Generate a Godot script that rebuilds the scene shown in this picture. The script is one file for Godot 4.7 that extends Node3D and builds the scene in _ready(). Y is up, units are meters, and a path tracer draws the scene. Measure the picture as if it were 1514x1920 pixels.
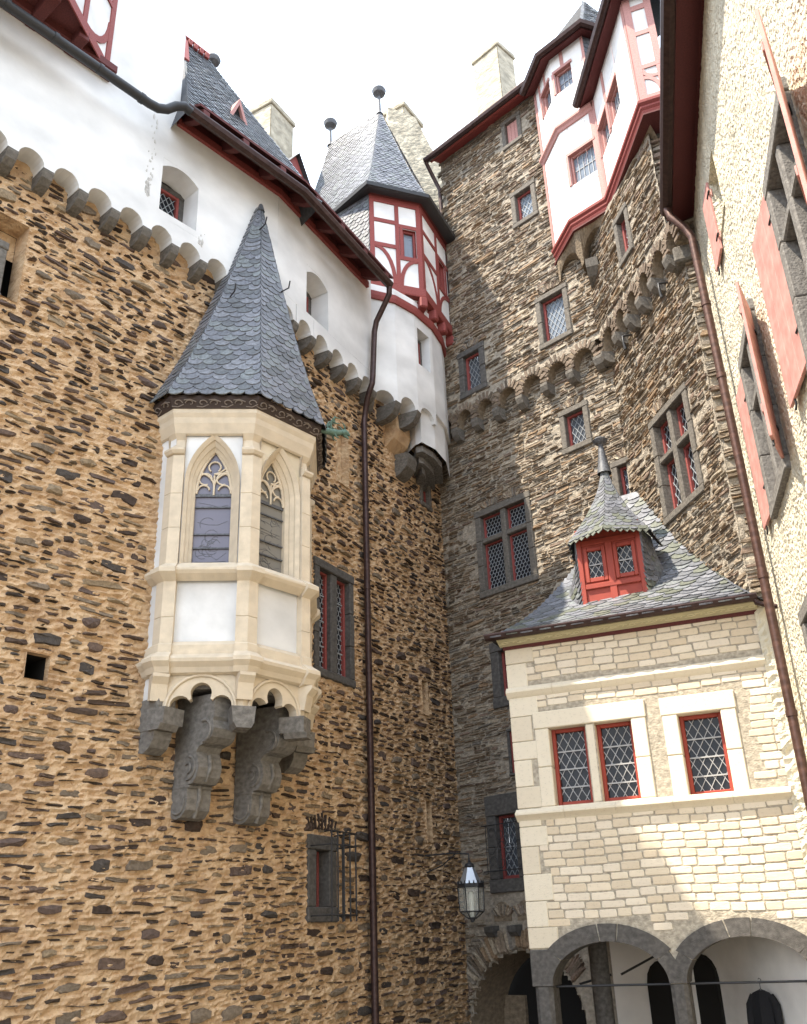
extends Node3D
# Inner courtyard of a medieval castle: ochre rubble wing with a Gothic oriel on the left, brown slate-stone tower behind,
# tuff porch with a slate roof in front of it, roughcast house on the right. Metres; every facade has a frame (x right, y up, z out).
const EYE := 3.0
var rng := RandomNumberGenerator.new()
var M := {}
var F := {}
var names := {}
var cam: Camera3D
var SV := []   # shared stone, slate and brick shapes
var SL := []
var BR := []

class Mb:
	var v := PackedVector3Array()
	var n := PackedVector3Array()
	var c := PackedColorArray()
	var col := Color.WHITE
	var xf := Transform3D()
	func tri(a, b, d):
		a = xf * a
		b = xf * b
		d = xf * d
		var k = (b - a).cross(d - a)
		if k.length_squared() < 1e-16:
			return
		k = k.normalized()
		v.append_array(PackedVector3Array([a, d, b]))
		n.append_array(PackedVector3Array([k, k, k]))
		c.append_array(PackedColorArray([col, col, col]))
	func tri_n(a, b, d, na, nb, nd):
		v.append_array(PackedVector3Array([xf * a, xf * d, xf * b]))
		n.append_array(PackedVector3Array([(xf.basis * na).normalized(), (xf.basis * nd).normalized(), (xf.basis * nb).normalized()]))
		c.append_array(PackedColorArray([col, col, col]))
	func quad(a, b, d, e):
		tri(a, b, d)
		tri(a, d, e)
	func box(x0, x1, y0, y1, z0, z1, bev = 0.0):
		var lo = Vector3(x0, y0, z0)
		var hi = Vector3(x1, y1, z1)
		if bev <= 0.0:
			var p = func(i, j, k): return Vector3(hi.x if i else lo.x, hi.y if j else lo.y, hi.z if k else lo.z)
			quad(p.call(0,0,1), p.call(1,0,1), p.call(1,1,1), p.call(0,1,1))
			quad(p.call(1,0,0), p.call(0,0,0), p.call(0,1,0), p.call(1,1,0))
			quad(p.call(0,0,0), p.call(0,0,1), p.call(0,1,1), p.call(0,1,0))
			quad(p.call(1,0,1), p.call(1,0,0), p.call(1,1,0), p.call(1,1,1))
			quad(p.call(0,1,1), p.call(1,1,1), p.call(1,1,0), p.call(0,1,0))
			quad(p.call(0,0,0), p.call(1,0,0), p.call(1,0,1), p.call(0,0,1))
			return
		var ce = (lo + hi) / 2
		var h = (hi - lo) / 2
		bev = min(bev, min(h.x, min(h.y, h.z)) * 0.8)
		var i3 = h - Vector3.ONE * bev
		for ax in 3:
			for s in [-1, 1]:
				var e1 = (ax + 1) % 3
				var e2 = (ax + 2) % 3
				var q = []
				for st in ([[-1,-1],[1,-1],[1,1],[-1,1]] if s > 0 else [[-1,-1],[-1,1],[1,1],[1,-1]]):
					var w = Vector3()
					w[ax] = s * h[ax]
					w[e1] = st[0] * i3[e1]
					w[e2] = st[1] * i3[e2]
					q.append(ce + w)
				quad(q[0], q[1], q[2], q[3])
		for ax in 3: # edges along ax
			var e1 = (ax + 1) % 3
			var e2 = (ax + 2) % 3
			for s1 in [-1, 1]:
				for s2 in [-1, 1]:
					var a = Vector3()
					var b = Vector3()
					a[e1] = s1 * h[e1]
					a[e2] = s2 * i3[e2]
					b[e1] = s1 * i3[e1]
					b[e2] = s2 * h[e2]
					var l = Vector3()
					l[ax] = i3[ax]
					if s1 * s2 > 0:
						quad(ce + a - l, ce + b - l, ce + b + l, ce + a + l)
					else:
						quad(ce + a + l, ce + b + l, ce + b - l, ce + a - l)
		for sx in [-1, 1]:
			for sy in [-1, 1]:
				for sz in [-1, 1]:
					var a = ce + Vector3(sx * h.x, sy * i3.y, sz * i3.z)
					var b = ce + Vector3(sx * i3.x, sy * h.y, sz * i3.z)
					var d = ce + Vector3(sx * i3.x, sy * i3.y, sz * h.z)
					if sx * sy * sz > 0:
						tri(a, b, d)
					else:
						tri(a, d, b)
	func prism(poly: PackedVector2Array, z0, z1, back = true): # poly in x,y
		if Geometry2D.is_polygon_clockwise(poly):
			poly = poly.duplicate()
			poly.reverse()
		var ix = Geometry2D.triangulate_polygon(poly)
		for i in range(0, ix.size(), 3):
			var a = poly[ix[i]]
			var b = poly[ix[i + 1]]
			var d = poly[ix[i + 2]]
			if (b - a).cross(d - a) < 0:
				var t = b
				b = d
				d = t
			tri(Vector3(a.x, a.y, z1), Vector3(b.x, b.y, z1), Vector3(d.x, d.y, z1))
			if back:
				tri(Vector3(a.x, a.y, z0), Vector3(d.x, d.y, z0), Vector3(b.x, b.y, z0))
		for i in poly.size():
			var a = poly[i]
			var b = poly[(i + 1) % poly.size()]
			quad(Vector3(a.x, a.y, z0), Vector3(b.x, b.y, z0), Vector3(b.x, b.y, z1), Vector3(a.x, a.y, z1))
	func across(prof: PackedVector2Array, x0, x1): # prof in (z out, y up), swept along x
		var keep = xf
		xf = xf * Transform3D(Basis(Vector3(0, 0, 1), Vector3(0, 1, 0), Vector3(-1, 0, 0)), Vector3(0, 0, 0))
		prism(prof, -x1, -x0)
		xf = keep
	func mould(plan: Array, prof: Array, closed = false): # plan of (x, z) left to right seen from outside, prof of (outset, y) from bottom to top
		var m = plan.size()
		var mi = []
		for i in m:
			var a = plan[(i - 1 + m) % m] if (i > 0 or closed) else plan[i]
			var b = plan[(i + 1) % m] if (i < m - 1 or closed) else plan[i]
			var d1 = (plan[i] - a).normalized() if a != plan[i] else (b - plan[i]).normalized()
			var d2 = (b - plan[i]).normalized() if b != plan[i] else d1
			var n1 = Vector2(-d1.y, d1.x)
			var n2 = Vector2(-d2.y, d2.x)
			var s = (n1 + n2).normalized()
			mi.append(s / max(0.3, s.dot(n1)))
		var last = m if closed else m - 1
		for i in last:
			var j = (i + 1) % m
			for k in prof.size() - 1:
				var p = prof[k]
				var q = prof[k + 1]
				var a = plan[i] + mi[i] * p.x
				var b = plan[j] + mi[j] * p.x
				var d = plan[j] + mi[j] * q.x
				var e = plan[i] + mi[i] * q.x
				quad(Vector3(a.x, p.y, a.y), Vector3(b.x, p.y, b.y), Vector3(d.x, q.y, d.y), Vector3(e.x, q.y, e.y))
		if not closed:
			for w in [0, m - 1]:
				for k in range(1, prof.size() - 1):
					var a = plan[w] + mi[w] * prof[0].x
					var b = plan[w] + mi[w] * prof[k].x
					var d = plan[w] + mi[w] * prof[k + 1].x
					var A = Vector3(a.x, prof[0].y, a.y)
					var B = Vector3(b.x, prof[k].y, b.y)
					var D = Vector3(d.x, prof[k + 1].y, d.y)
					if w == 0:
						tri(A, B, D)
					else:
						tri(A, D, B)
	func tube(path: Array, r, seg = 8, flat = 1.0, caps = true):
		var rings = []
		var up = Vector3(0.13, 0.31, 0.94).normalized()
		for i in path.size():
			var d = ((path[min(i + 1, path.size() - 1)] - path[max(i - 1, 0)])).normalized()
			var a = d.cross(up)
			if a.length() < 0.05:
				a = d.cross(Vector3(1, 0.2, 0))
			a = a.normalized()
			var b = d.cross(a)
			var rr = r[i] if r is Array else r
			var ring = []
			for k in seg:
				var t = TAU * k / seg
				ring.append([path[i] + (a * cos(t) + b * sin(t) * flat) * rr, a * cos(t) + b * sin(t)])
			rings.append(ring)
		for i in path.size() - 1:
			for k in seg:
				var l = (k + 1) % seg
				var A = rings[i][k]
				var B = rings[i][l]
				var C = rings[i + 1][l]
				var D = rings[i + 1][k]
				tri_n(A[0], B[0], C[0], A[1], B[1], C[1])
				tri_n(A[0], C[0], D[0], A[1], C[1], D[1])
		if caps:
			for k in range(1, seg - 1):
				tri(rings[0][0][0], rings[0][k + 1][0], rings[0][k][0])
				var e = rings[-1]
				tri(e[0][0], e[k][0], e[k + 1][0])
	func bar(a: Vector3, b: Vector3, w, t, nor = Vector3(0, 0, 1)): # flat strip, width w in the plane, thickness t along nor
		var d = (b - a).normalized()
		var s = nor.cross(d).normalized() * w / 2
		var o = nor * t / 2
		quad(a - s + o, b - s + o, b + s + o, a + s + o)
		quad(a + s - o, b + s - o, b - s - o, a - s - o)
		quad(a + s + o, b + s + o, b + s - o, a + s - o)
		quad(a - s - o, b - s - o, b - s + o, a - s + o)
		quad(a - s - o, a - s + o, a + s + o, a + s - o)
		quad(b + s - o, b + s + o, b - s + o, b - s - o)
	func lathe(prof: Array, at: Vector3, seg = 16): # prof of (r, y)
		for i in prof.size() - 1:
			var p = prof[i]
			var q = prof[i + 1]
			var d = (q - p).normalized()
			for k in seg:
				var t = TAU * k / seg
				var u = TAU * (k + 1) / seg
				var a = Vector3(cos(t), 0, -sin(t))
				var b = Vector3(cos(u), 0, -sin(u))
				var na = a * d.y - Vector3.UP * d.x
				var nb = b * d.y - Vector3.UP * d.x
				var A = at + a * p.x + Vector3.UP * p.y
				var B = at + b * p.x + Vector3.UP * p.y
				var C = at + b * q.x + Vector3.UP * q.y
				var D = at + a * q.x + Vector3.UP * q.y
				tri_n(A, B, C, na, nb, nb)
				tri_n(A, C, D, na, nb, na)
	func mesh() -> ArrayMesh:
		var a = []
		a.resize(Mesh.ARRAY_MAX)
		a[Mesh.ARRAY_VERTEX] = v
		a[Mesh.ARRAY_NORMAL] = n
		a[Mesh.ARRAY_COLOR] = c
		var m = ArrayMesh.new()
		if v.size():
			m.add_surface_from_arrays(Mesh.PRIMITIVE_TRIANGLES, a)
		return m

func v2(a, b): return Vector2(a, b)
func v3(a, b, c): return Vector3(a, b, c)
func pv(a: Array) -> PackedVector2Array: # flat list x, y, x, y ...
	var p = PackedVector2Array()
	for i in range(0, a.size(), 2):
		p.append(Vector2(a[i], a[i + 1]))
	return p
func vv(a: Array) -> Array:
	return Array(pv(a))
func rnd(a, b): return rng.randf_range(a, b)

func frame(x, z, heading, y = EYE) -> Transform3D:
	var h = deg_to_rad(heading)
	return Transform3D(Basis(v3(sin(h), 0, -cos(h)), Vector3.UP, v3(cos(h), 0, sin(h))), v3(x, y, z))
func facet(fr: Transform3D, a: Vector2, b: Vector2) -> Transform3D: # plan points (x, z) of fr -> a frame that starts at a
	var A = fr * v3(a.x, 0, a.y)
	var B = fr * v3(b.x, 0, b.y)
	var u = (B - A).normalized()
	return Transform3D(Basis(u, Vector3.UP, u.cross(Vector3.UP)), A)
func wfacet(a: Vector2, b: Vector2) -> Transform3D: # the same from world x, z
	return facet(Transform3D(Basis(), v3(0, EYE, 0)), a, b)

func nm(parent: Node, base: String) -> String:
	var key = str(parent.get_instance_id()) + base
	names[key] = names.get(key, -1) + 1
	return base if names[key] == 0 else "%s_%03d" % [base, names[key]]
func thing(called, label, category, fr: Transform3D, base_y = 0.0, group = "") -> Node3D:
	var o = Node3D.new()
	o.name = nm(self, called)
	add_child(o)
	o.transform = Transform3D(fr.basis, v3(fr.origin.x, base_y, fr.origin.z))
	o.set_meta("label", label)
	o.set_meta("category", category)
	if group:
		o.set_meta("group", group)
	return o
func put(parent: Node3D, called: String, mb, mat: Material, fr: Transform3D, label = "") -> MeshInstance3D:
	var o = MeshInstance3D.new()
	o.mesh = mb.mesh() if mb is Mb else mb
	o.material_override = mat
	o.name = nm(parent, called)
	parent.add_child(o)
	o.transform = parent.global_transform.affine_inverse() * fr
	if label:
		o.set_meta("label", label)
	return o
func solo(called, label, category, mb, mat, fr, group = "", kind = "") -> MeshInstance3D:
	var o = put(self, called, mb, mat, fr)
	if kind:
		o.set_meta("kind", kind)
	else:
		o.set_meta("label", label)
		o.set_meta("category", category)
	if group:
		o.set_meta("group", group)
	return o

# ---------- materials
var tex := {}
func noise_tex(key, freq, lo: Color, hi: Color, kind = FastNoiseLite.TYPE_SIMPLEX_SMOOTH, oct = 4, mid = null, cell = 0, where = 0.5):
	if tex.has(key): return tex[key]
	var f = FastNoiseLite.new()
	f.noise_type = kind
	f.frequency = freq
	f.fractal_octaves = oct
	f.seed = key.hash() % 1000
	if kind == FastNoiseLite.TYPE_CELLULAR:
		f.cellular_return_type = cell
	var t = NoiseTexture2D.new()
	t.width = 512
	t.height = 512
	t.seamless = true
	t.noise = f
	var g = Gradient.new()
	g.set_color(0, lo)
	g.set_color(1, hi)
	if mid != null:
		g.add_point(where, mid)
	t.color_ramp = g
	tex[key] = t
	return t
func norm_tex(key, freq, strength, kind = FastNoiseLite.TYPE_SIMPLEX_SMOOTH, oct = 4):
	if tex.has(key): return tex[key]
	var f = FastNoiseLite.new()
	f.noise_type = kind
	f.frequency = freq
	f.fractal_octaves = oct
	f.seed = key.hash() % 1000
	var t = NoiseTexture2D.new()
	t.width = 512
	t.height = 512
	t.seamless = true
	t.noise = f
	t.as_normal_map = true
	t.bump_strength = strength
	tex[key] = t
	return t
func mat(key, c: Color, rough, t = null, scale = 1.0, nt = null, ns = 1.0, metal = 0.0, vc = false) -> StandardMaterial3D:
	var m = StandardMaterial3D.new()
	m.resource_name = key
	m.albedo_color = c.linear_to_srgb()
	m.roughness = rough
	m.metallic = metal
	m.metallic_specular = 0.4
	m.uv1_triplanar = true
	m.uv1_world_triplanar = true
	m.uv1_scale = Vector3.ONE * scale
	if t: m.albedo_texture = t
	if nt:
		m.normal_enabled = true
		m.normal_texture = nt
		m.normal_scale = ns
	m.vertex_color_use_as_albedo = vc
	M[key] = m
	return m
func lin(r, g, b): return Color(r, g, b)

# ---------- pieces: stones, slates and bricks
func make_shapes():
	for k in 10: # rubble stones: eight-sided, broken front
		var m = Mb.new()
		var o = []
		var f = []
		var lens = k < 5
		for i in 8:
			var t = TAU * (i + rnd(-0.25, 0.25)) / 8
			var c = v2(cos(t), sin(t))
			var r = 0.5 / pow(pow(abs(c.x), 3.0) + pow(abs(c.y), 3.0), 1 / 3.0) if not lens else 0.5 * (0.82 + 0.18 * abs(c.x))
			r *= rnd(0.8, 1.06)
			o.append(c * r)
			f.append(v3(c.x * r * rnd(0.72, 0.9), c.y * r * rnd(0.6, 0.86), rnd(0.28, 0.5)))
		var mid = v3(rnd(-0.1, 0.1), rnd(-0.1, 0.1), rnd(0.32, 0.55))
		for i in 8:
			var j = (i + 1) % 8
			m.quad(v3(o[i].x, o[i].y, -0.5), v3(o[j].x, o[j].y, -0.5), v3(o[j].x, o[j].y, 0.1), v3(o[i].x, o[i].y, 0.1))
			m.quad(v3(o[i].x, o[i].y, 0.1), v3(o[j].x, o[j].y, 0.1), f[j], f[i])
			m.tri(f[i], f[j], mid)
		SV.append(m)
	for k in 10: # slate-stone slabs: nearly rectangular, ragged ends
		var m = Mb.new()
		var o = [v2(-0.5, -0.46), v2(-0.1, -0.5), v2(0.3, -0.48), v2(0.5, -0.4), v2(0.48, 0.42), v2(0.12, 0.5), v2(-0.3, 0.47), v2(-0.5, 0.4)]
		var f = []
		for i in 8:
			o[i] += v2(rnd(-0.06, 0.06), rnd(-0.16, 0.1) * (1 if o[i].y > 0 else -1))
			f.append(v3(o[i].x * rnd(0.86, 0.99), o[i].y * rnd(0.6, 0.95), rnd(0.2, 0.5)))
		var mid = v3(rnd(-0.25, 0.25), rnd(-0.2, 0.2), rnd(0.2, 0.55))
		for i in 8:
			var j = (i + 1) % 8
			m.quad(v3(o[i].x, o[i].y, -0.5), v3(o[j].x, o[j].y, -0.5), f[j], f[i])
			m.tri(f[i], f[j], mid)
		SV.append(m)
	for k in 5: # roof slates: y up the slope, rounded lower edge
		var m = Mb.new()
		var sk = 0.0 if k < 2 else 0.16
		var p = [v2(-0.49, 0.5), v2(-0.49, -0.2 - sk), v2(-0.32, -0.42 - sk * 0.4), v2(-0.05, -0.5), v2(0.24, -0.44 + sk * 0.6), v2(0.47, -0.16 + sk), v2(0.49, 0.5)]
		if k == 4:
			p = [v2(-0.49, 0.5), v2(-0.49, -0.1), v2(-0.02, -0.5), v2(0.49, -0.1), v2(0.49, 0.5)]
		for i in range(1, p.size() - 1):
			p[i] += v2(rnd(-0.015, 0.015), rnd(-0.025, 0.025))
		m.prism(PackedVector2Array(p), -0.5, 0.5, false)
		SL.append(m)
	for k in 8: # tuff bricks
		var m = Mb.new()
		var q = [v2(-0.5, -0.5), v2(0.5, -0.5), v2(0.5, 0.5), v2(-0.5, 0.5)]
		var o = []
		var f = []
		for i in 4:
			var a = q[i]
			var b = q[(i + 1) % 4]
			for t in [0.08, 0.5, 0.92]:
				var w = a.lerp(b, t) * rnd(0.94, 1.02)
				o.append(w)
				f.append(v3(w.x * 0.95, w.y * 0.86, rnd(0.38, 0.5)))
		for i in 12:
			var j = (i + 1) % 12
			m.quad(v3(o[i].x, o[i].y, -0.5), v3(o[j].x, o[j].y, -0.5), v3(o[j].x, o[j].y, 0.25), v3(o[i].x, o[i].y, 0.25))
			m.quad(v3(o[i].x, o[i].y, 0.25), v3(o[j].x, o[j].y, 0.25), f[j], f[i])
			m.tri(f[i], f[j], v3(0, 0, 0.46))
		BR.append(m)

func size_in_view(t: Transform3D) -> float:
	var p = cam.global_transform.affine_inverse() * t.origin
	if p.z > -0.5: return 0.0
	var k = -p.z * tan(deg_to_rad(cam.fov / 2))
	if abs(p.y) > k * 1.02 or abs(p.x) > k * 0.81: return 0.0
	var d = cam.global_position - t.origin
	var c = t.basis.x.normalized().cross(t.basis.y.normalized()).dot(d.normalized())
	return max(0.0, c) * t.basis.x.length() * t.basis.y.length() / d.length_squared()

func pieces(parent: Node3D, list: Array, shapes: Array, key: String, cols: Array, one: String, rest_name: String, most = 300):
	# list of [transform, shape, tone]; the largest in view become parts, what is left one joined part
	var order = []
	for i in list.size():
		order.append([size_in_view(list[i][0]), i])
	order.sort_custom(func(a, b): return a[0] > b[0])
	var meshes = {}
	var inv = parent.global_transform.affine_inverse()
	var rest = Mb.new()
	for k in order.size():
		var it = list[order[k][1]]
		var tone = it[2]
		if k < most and order[k][0] > 0.0:
			if not meshes.has(it[1]):
				meshes[it[1]] = shapes[it[1]].mesh()
			var mk = key + str(tone)
			if not M.has(mk):
				var d = M[key].duplicate()
				d.vertex_color_use_as_albedo = false
				d.albedo_color = cols[tone].linear_to_srgb()
				d.resource_name = mk
				M[mk] = d
			var o = MeshInstance3D.new()
			o.mesh = meshes[it[1]]
			o.material_override = M[mk]
			o.name = nm(parent, one)
			parent.add_child(o)
			o.transform = inv * it[0]
		else:
			var s = shapes[it[1]]
			rest.v.append_array(it[0] * s.v)
			rest.n.append_array(Transform3D(it[0].basis.inverse().transposed(), Vector3.ZERO) * s.n)
			var c = PackedColorArray()
			c.resize(s.v.size())
			c.fill(cols[tone])
			rest.c.append_array(c)
	for i in rest.n.size():
		rest.n[i] = rest.n[i].normalized()
	if rest.v.size():
		var o = put(parent, rest_name, rest, M[key], Transform3D())
		o.set_meta("kind", "stuff")

func stones(fr: Transform3D, u0, u1, y0, y1, holes: Array, q: Dictionary) -> Array:
	# rows of stones; q: h, w (ranges), gap, skip, depth, tones, first shape, turn, free (Callable)
	var out = []
	var y = y0
	var occ = q.get("occ", {})
	var f = FastNoiseLite.new()
	f.frequency = 0.35
	f.seed = int(u0 * 100 + y0 * 7) % 1000
	while y < y1:
		var h = rnd(q.h[0], q.h[1])
		var u = u0 - rnd(0, q.w[1])
		while u < u1:
			var w = rnd(q.w[0], q.w[1]) * (0.75 + 0.5 * h / q.h[1])
			if rng.randf() < 0.12: w *= 1.5
			if rng.randf() < 0.1: w *= 0.5
			var cx = u + w / 2
			u += w + q.gap * rnd(0.4, 1.6)
			if cx - w / 2 < u0 - 0.02 or cx + w / 2 > u1 + 0.02:
				if cx - w / 2 < u0 - w * 0.6 or cx + w / 2 > u1 + w * 0.6: continue
				var l = max(cx - w / 2, u0)
				var r = min(cx + w / 2, u1)
				if r - l < 0.03: continue
				cx = (l + r) / 2
				w = r - l
			if rng.randf() < q.skip + q.get("patch", 0.0) * f.get_noise_2d(cx * 3 + 50, y * 3): continue
			var cy = y + h / 2 + f.get_noise_2d(cx, y) * q.get("wave", 0.08)
			var parts = [[cy, h]]
			if h > q.h[0] * 1.6 and rng.randf() < q.get("split", 0.0):
				var k = rnd(0.35, 0.65)
				parts = [[cy - h / 2 + h * k / 2, h * k - 0.008], [cy + h * k / 2, h * (1 - k) - 0.008]]
			for p in parts:
				var bad = false
				var r = Rect2(cx - w / 2, p[0] - p[1] / 2, w, p[1])
				for ho in holes:
					if ho.intersects(r):
						bad = true
						break
				if bad or (q.has("free") and not q.free.call(cx, p[0])): continue
				if q.has("occ") and not claim(occ, r.grow(q.get("clear", 0.0))): continue
				var a = rnd(-1, 1) * q.get("turn", 0.06) + q.get("dip", 0.0)
				var hh = p[1] * rnd(0.8, 1.08)
				var b = Basis(v3(cos(a), sin(a), 0) * w, v3(-sin(a), cos(a), 0) * hh, v3(0, 0, q.depth * rnd(0.7, 1.3)))
				if rng.randf() < 0.5: b = b * Basis(v3(-1, 0, 0), v3(0, -1, 0), v3(0, 0, 1))
				out.append([fr * Transform3D(b, v3(cx, p[0], rnd(q.out[0], q.out[1]))), q.first + rng.randi() % 10, rng.randi() % q.tones if rng.randf() < 0.8 else int(abs(f.get_noise_2d(cx * 2, y * 4)) * 2.4 * q.tones) % q.tones])
		y += h + q.gap * q.get("gapy", 0.6)
	return out

func outset(plan: Array, e: float) -> Array: # plan polyline moved outwards, corners mitred
	var o = []
	for i in plan.size():
		var d1 = (plan[i] - plan[max(i - 1, 0)]).normalized() if i > 0 else (plan[1] - plan[0]).normalized()
		var d2 = (plan[min(i + 1, plan.size() - 1)] - plan[i]).normalized() if i < plan.size() - 1 else d1
		var n1 = v2(-d1.y, d1.x)
		var s = (n1 + v2(-d2.y, d2.x)).normalized()
		o.append(plan[i] + s / max(0.3, s.dot(n1)) * e)
	return o
func claim(occ: Dictionary, r: Rect2) -> bool: # keeps stones of several passes clear of each other
	var c0 = Vector2i((r.position * 2.5).floor())
	var c1 = Vector2i((r.end * 2.5).floor())
	for i in range(c0.x, c1.x + 1):
		for j in range(c0.y, c1.y + 1):
			for o in occ.get(Vector2i(i, j), []):
				if o.intersects(r): return false
	for i in range(c0.x, c1.x + 1):
		for j in range(c0.y, c1.y + 1):
			if not occ.has(Vector2i(i, j)): occ[Vector2i(i, j)] = []
			occ[Vector2i(i, j)].append(r)
	return true

func slates(out: Array, fl: Callable, fr_: Callable, length, row, wide, tones, shape0 = 0, nshape = 4, lift = 0.012):
	# covers the surface between two edges fl(t), fr_(t), t from 0 at the eave to 1 at the top
	var rows = int(ceil(length / row))
	for r in rows:
		var t = (r + 0.35) / rows
		var L = fl.call(t)
		var R = fr_.call(t)
		var t2 = min(1.0, t + 0.5 / rows)
		var upv = ((fl.call(t2) + fr_.call(t2)) / 2 - (L + R) / 2)
		var al = R - L
		var len = al.length()
		if len < 0.02 or upv.length() < 1e-5: continue
		al = al / len
		upv = (upv - al * upv.dot(al)).normalized()
		var no = al.cross(upv)
		var cnt = max(1, int(round(len / wide)))
		var w = len / cnt
		var odd = r % 2 == 1
		var cuts = []
		var x = 0.0
		if odd and cnt > 1:
			cuts.append([0.0, w * 0.5])
			x = w * 0.5
		while x < len - w * 0.25:
			var e = min(len, x + w)
			cuts.append([x, e])
			x = e
		for c in cuts:
			var ww = (c[1] - c[0]) * rnd(0.99, 1.05) + 0.004
			var a = rnd(-0.02, 0.02)
			var tilt = 0.1 + rnd(-0.02, 0.03)
			var ax = al * cos(a) + upv * sin(a)
			var ay = (upv * cos(a) - al * sin(a)) * cos(tilt) - no * sin(tilt)
			var az = ax.cross(ay)
			var h = row * 1.6
			out.append([Transform3D(Basis(ax * ww, ay * h, az * rnd(0.013, 0.02)), L + al * (c[0] + c[1]) / 2 + upv * row * rnd(-0.03, 0.03) + no * (lift + rnd(0, 0.004))), shape0 + rng.randi() % nshape, rng.randi() % tones])

# ---------- walls
func sheet(m: Mb, u0, u1, y0, y1, holes: Array, step, amp, fq, z = 0.0, free = null, sharp = false, flat = 1.0):
	var f = FastNoiseLite.new()
	f.frequency = fq
	f.fractal_octaves = 4
	f.seed = int(abs(u0 * 31 + y0 * 17)) % 997
	if sharp: f.fractal_type = FastNoiseLite.FRACTAL_RIDGED
	var us = lines(u0, u1, step, holes, true)
	var ys = lines(y0, y1, step, holes, false)
	var P = []
	for j in ys.size():
		var row = PackedVector3Array()
		for i in us.size():
			row.append(v3(us[i], ys[j], z + amp * f.get_noise_2d(us[i] * flat + 37, ys[j] * 1.7)))
		P.append(row)
	for j in ys.size() - 1:
		for i in us.size() - 1:
			var c = v2((us[i] + us[i + 1]) / 2, (ys[j] + ys[j + 1]) / 2)
			var skip = false
			for h in holes:
				if h.has_point(c):
					skip = true
					break
			if skip or (free != null and not free.call(c.x, c.y)): continue
			m.quad(P[j][i], P[j][i + 1], P[j + 1][i + 1], P[j + 1][i])
func lines(a, b, step, holes, isu):
	var s = [a, b]
	for h in holes:
		for e in ([h.position.x, h.end.x] if isu else [h.position.y, h.end.y]):
			if e > a and e < b: s.append(e)
	s.sort()
	var o = []
	for i in s.size() - 1:
		var n = max(1, int(round((s[i + 1] - s[i]) / step)))
		if s[i + 1] - s[i] < 1e-4: continue
		for k in n: o.append(lerp(float(s[i]), float(s[i + 1]), float(k) / n))
	o.append(b)
	return o
func hole(u0, u1, y0, y1): return Rect2(u0, y0, u1 - u0, y1 - y0)
func reveal(m: Mb, u0, u1, y0, y1, z0, z1): # the four inner faces of an opening
	m.quad(v3(u0, y0, z1), v3(u1, y0, z1), v3(u1, y0, z0), v3(u0, y0, z0))
	m.quad(v3(u0, y1, z0), v3(u1, y1, z0), v3(u1, y1, z1), v3(u0, y1, z1))
	m.quad(v3(u0, y0, z0), v3(u0, y1, z0), v3(u0, y1, z1), v3(u0, y0, z1))
	m.quad(v3(u1, y0, z1), v3(u1, y1, z1), v3(u1, y1, z0), v3(u1, y0, z0))
func backing(m: Mb, u0, u1, y0, y1, z): # dark room box behind a window
	m.box(u0 - 0.05, u1 + 0.05, y0 - 0.05, y1 + 0.05, z - 0.05, z)

# ---------- windows
func clip_bar(m: Mb, a: Vector2, b: Vector2, r: Rect2, z, w, t):
	var d = b - a
	var t0 = 0.0
	var t1 = 1.0
	for ax in 2:
		if abs(d[ax]) < 1e-6:
			if a[ax] < r.position[ax] or a[ax] > r.end[ax]: return
			continue
		var s = (r.position[ax] - a[ax]) / d[ax]
		var e = (r.end[ax] - a[ax]) / d[ax]
		t0 = max(t0, min(s, e))
		t1 = min(t1, max(s, e))
	if t1 - t0 < 0.01: return
	var p = a + d * t0
	var q = a + d * t1
	m.bar(v3(p.x, p.y, z), v3(q.x, q.y, z), w, t)
func lattice(m: Mb, u0, u1, y0, y1, z, kind, pw, ph):
	var r = Rect2(u0, y0, u1 - u0, y1 - y0)
	if kind == "d": # diamonds
		var span = (y1 - y0) / ph * pw
		var k = -int(span / pw) - 2
		while u0 + k * pw < u1 + pw:
			var x = u0 + (k + 0.5) * pw
			clip_bar(m, v2(x, y0), v2(x + span, y1), r, z, 0.009, 0.01)
			clip_bar(m, v2(x + span, y0), v2(x, y1), r, z + 0.003, 0.009, 0.01)
			k += 1
	elif kind == "h": # honeycomb of bull's-eye panes
		var s = pw / sqrt(3.0)
		var j = 0
		var y = y0
		while y < y1 + s * 2:
			var x = u0 - pw + (0.5 * pw if j % 2 else 0.0)
			while x < u1 + pw:
				var c = [v2(x, y + s), v2(x + pw / 2, y + s / 2), v2(x + pw / 2, y - s / 2), v2(x, y - s)]
				for e in 3: clip_bar(m, c[e], c[e + 1], r, z, 0.009, 0.01)
				x += pw
			y += 1.5 * s
			j += 1
	elif kind == "g": # plain grid
		var nx = max(1, int(round((u1 - u0) / pw)))
		for i in range(1, nx): clip_bar(m, v2(lerp(u0, u1, float(i) / nx), y0), v2(lerp(u0, u1, float(i) / nx), y1), r, z, 0.012, 0.01)
		var ny = max(1, int(round((y1 - y0) / ph)))
		for i in range(1, ny): clip_bar(m, v2(u0, lerp(y0, y1, float(i) / ny)), v2(u1, lerp(y0, y1, float(i) / ny)), r, z, 0.012, 0.01)
func glass(m: Mb, u0, u1, y0, y1, z, tilt = 0.02, cell = 0.11):
	var nx = max(1, int(round((u1 - u0) / cell)))
	var ny = max(1, int(round((y1 - y0) / (cell * 1.3))))
	for i in nx:
		for j in ny:
			var a = v3(lerp(u0, u1, float(i) / nx), lerp(y0, y1, float(j) / ny), z)
			var dx = (u1 - u0) / nx
			var dy = (y1 - y0) / ny
			var p = rnd(-tilt, tilt) * dx
			var q = rnd(-tilt, tilt) * dy
			m.quad(a + v3(0, 0, -p - q), a + v3(dx, 0, p - q), a + v3(dx, dy, p + q), a + v3(0, dy, -p + q))
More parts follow.
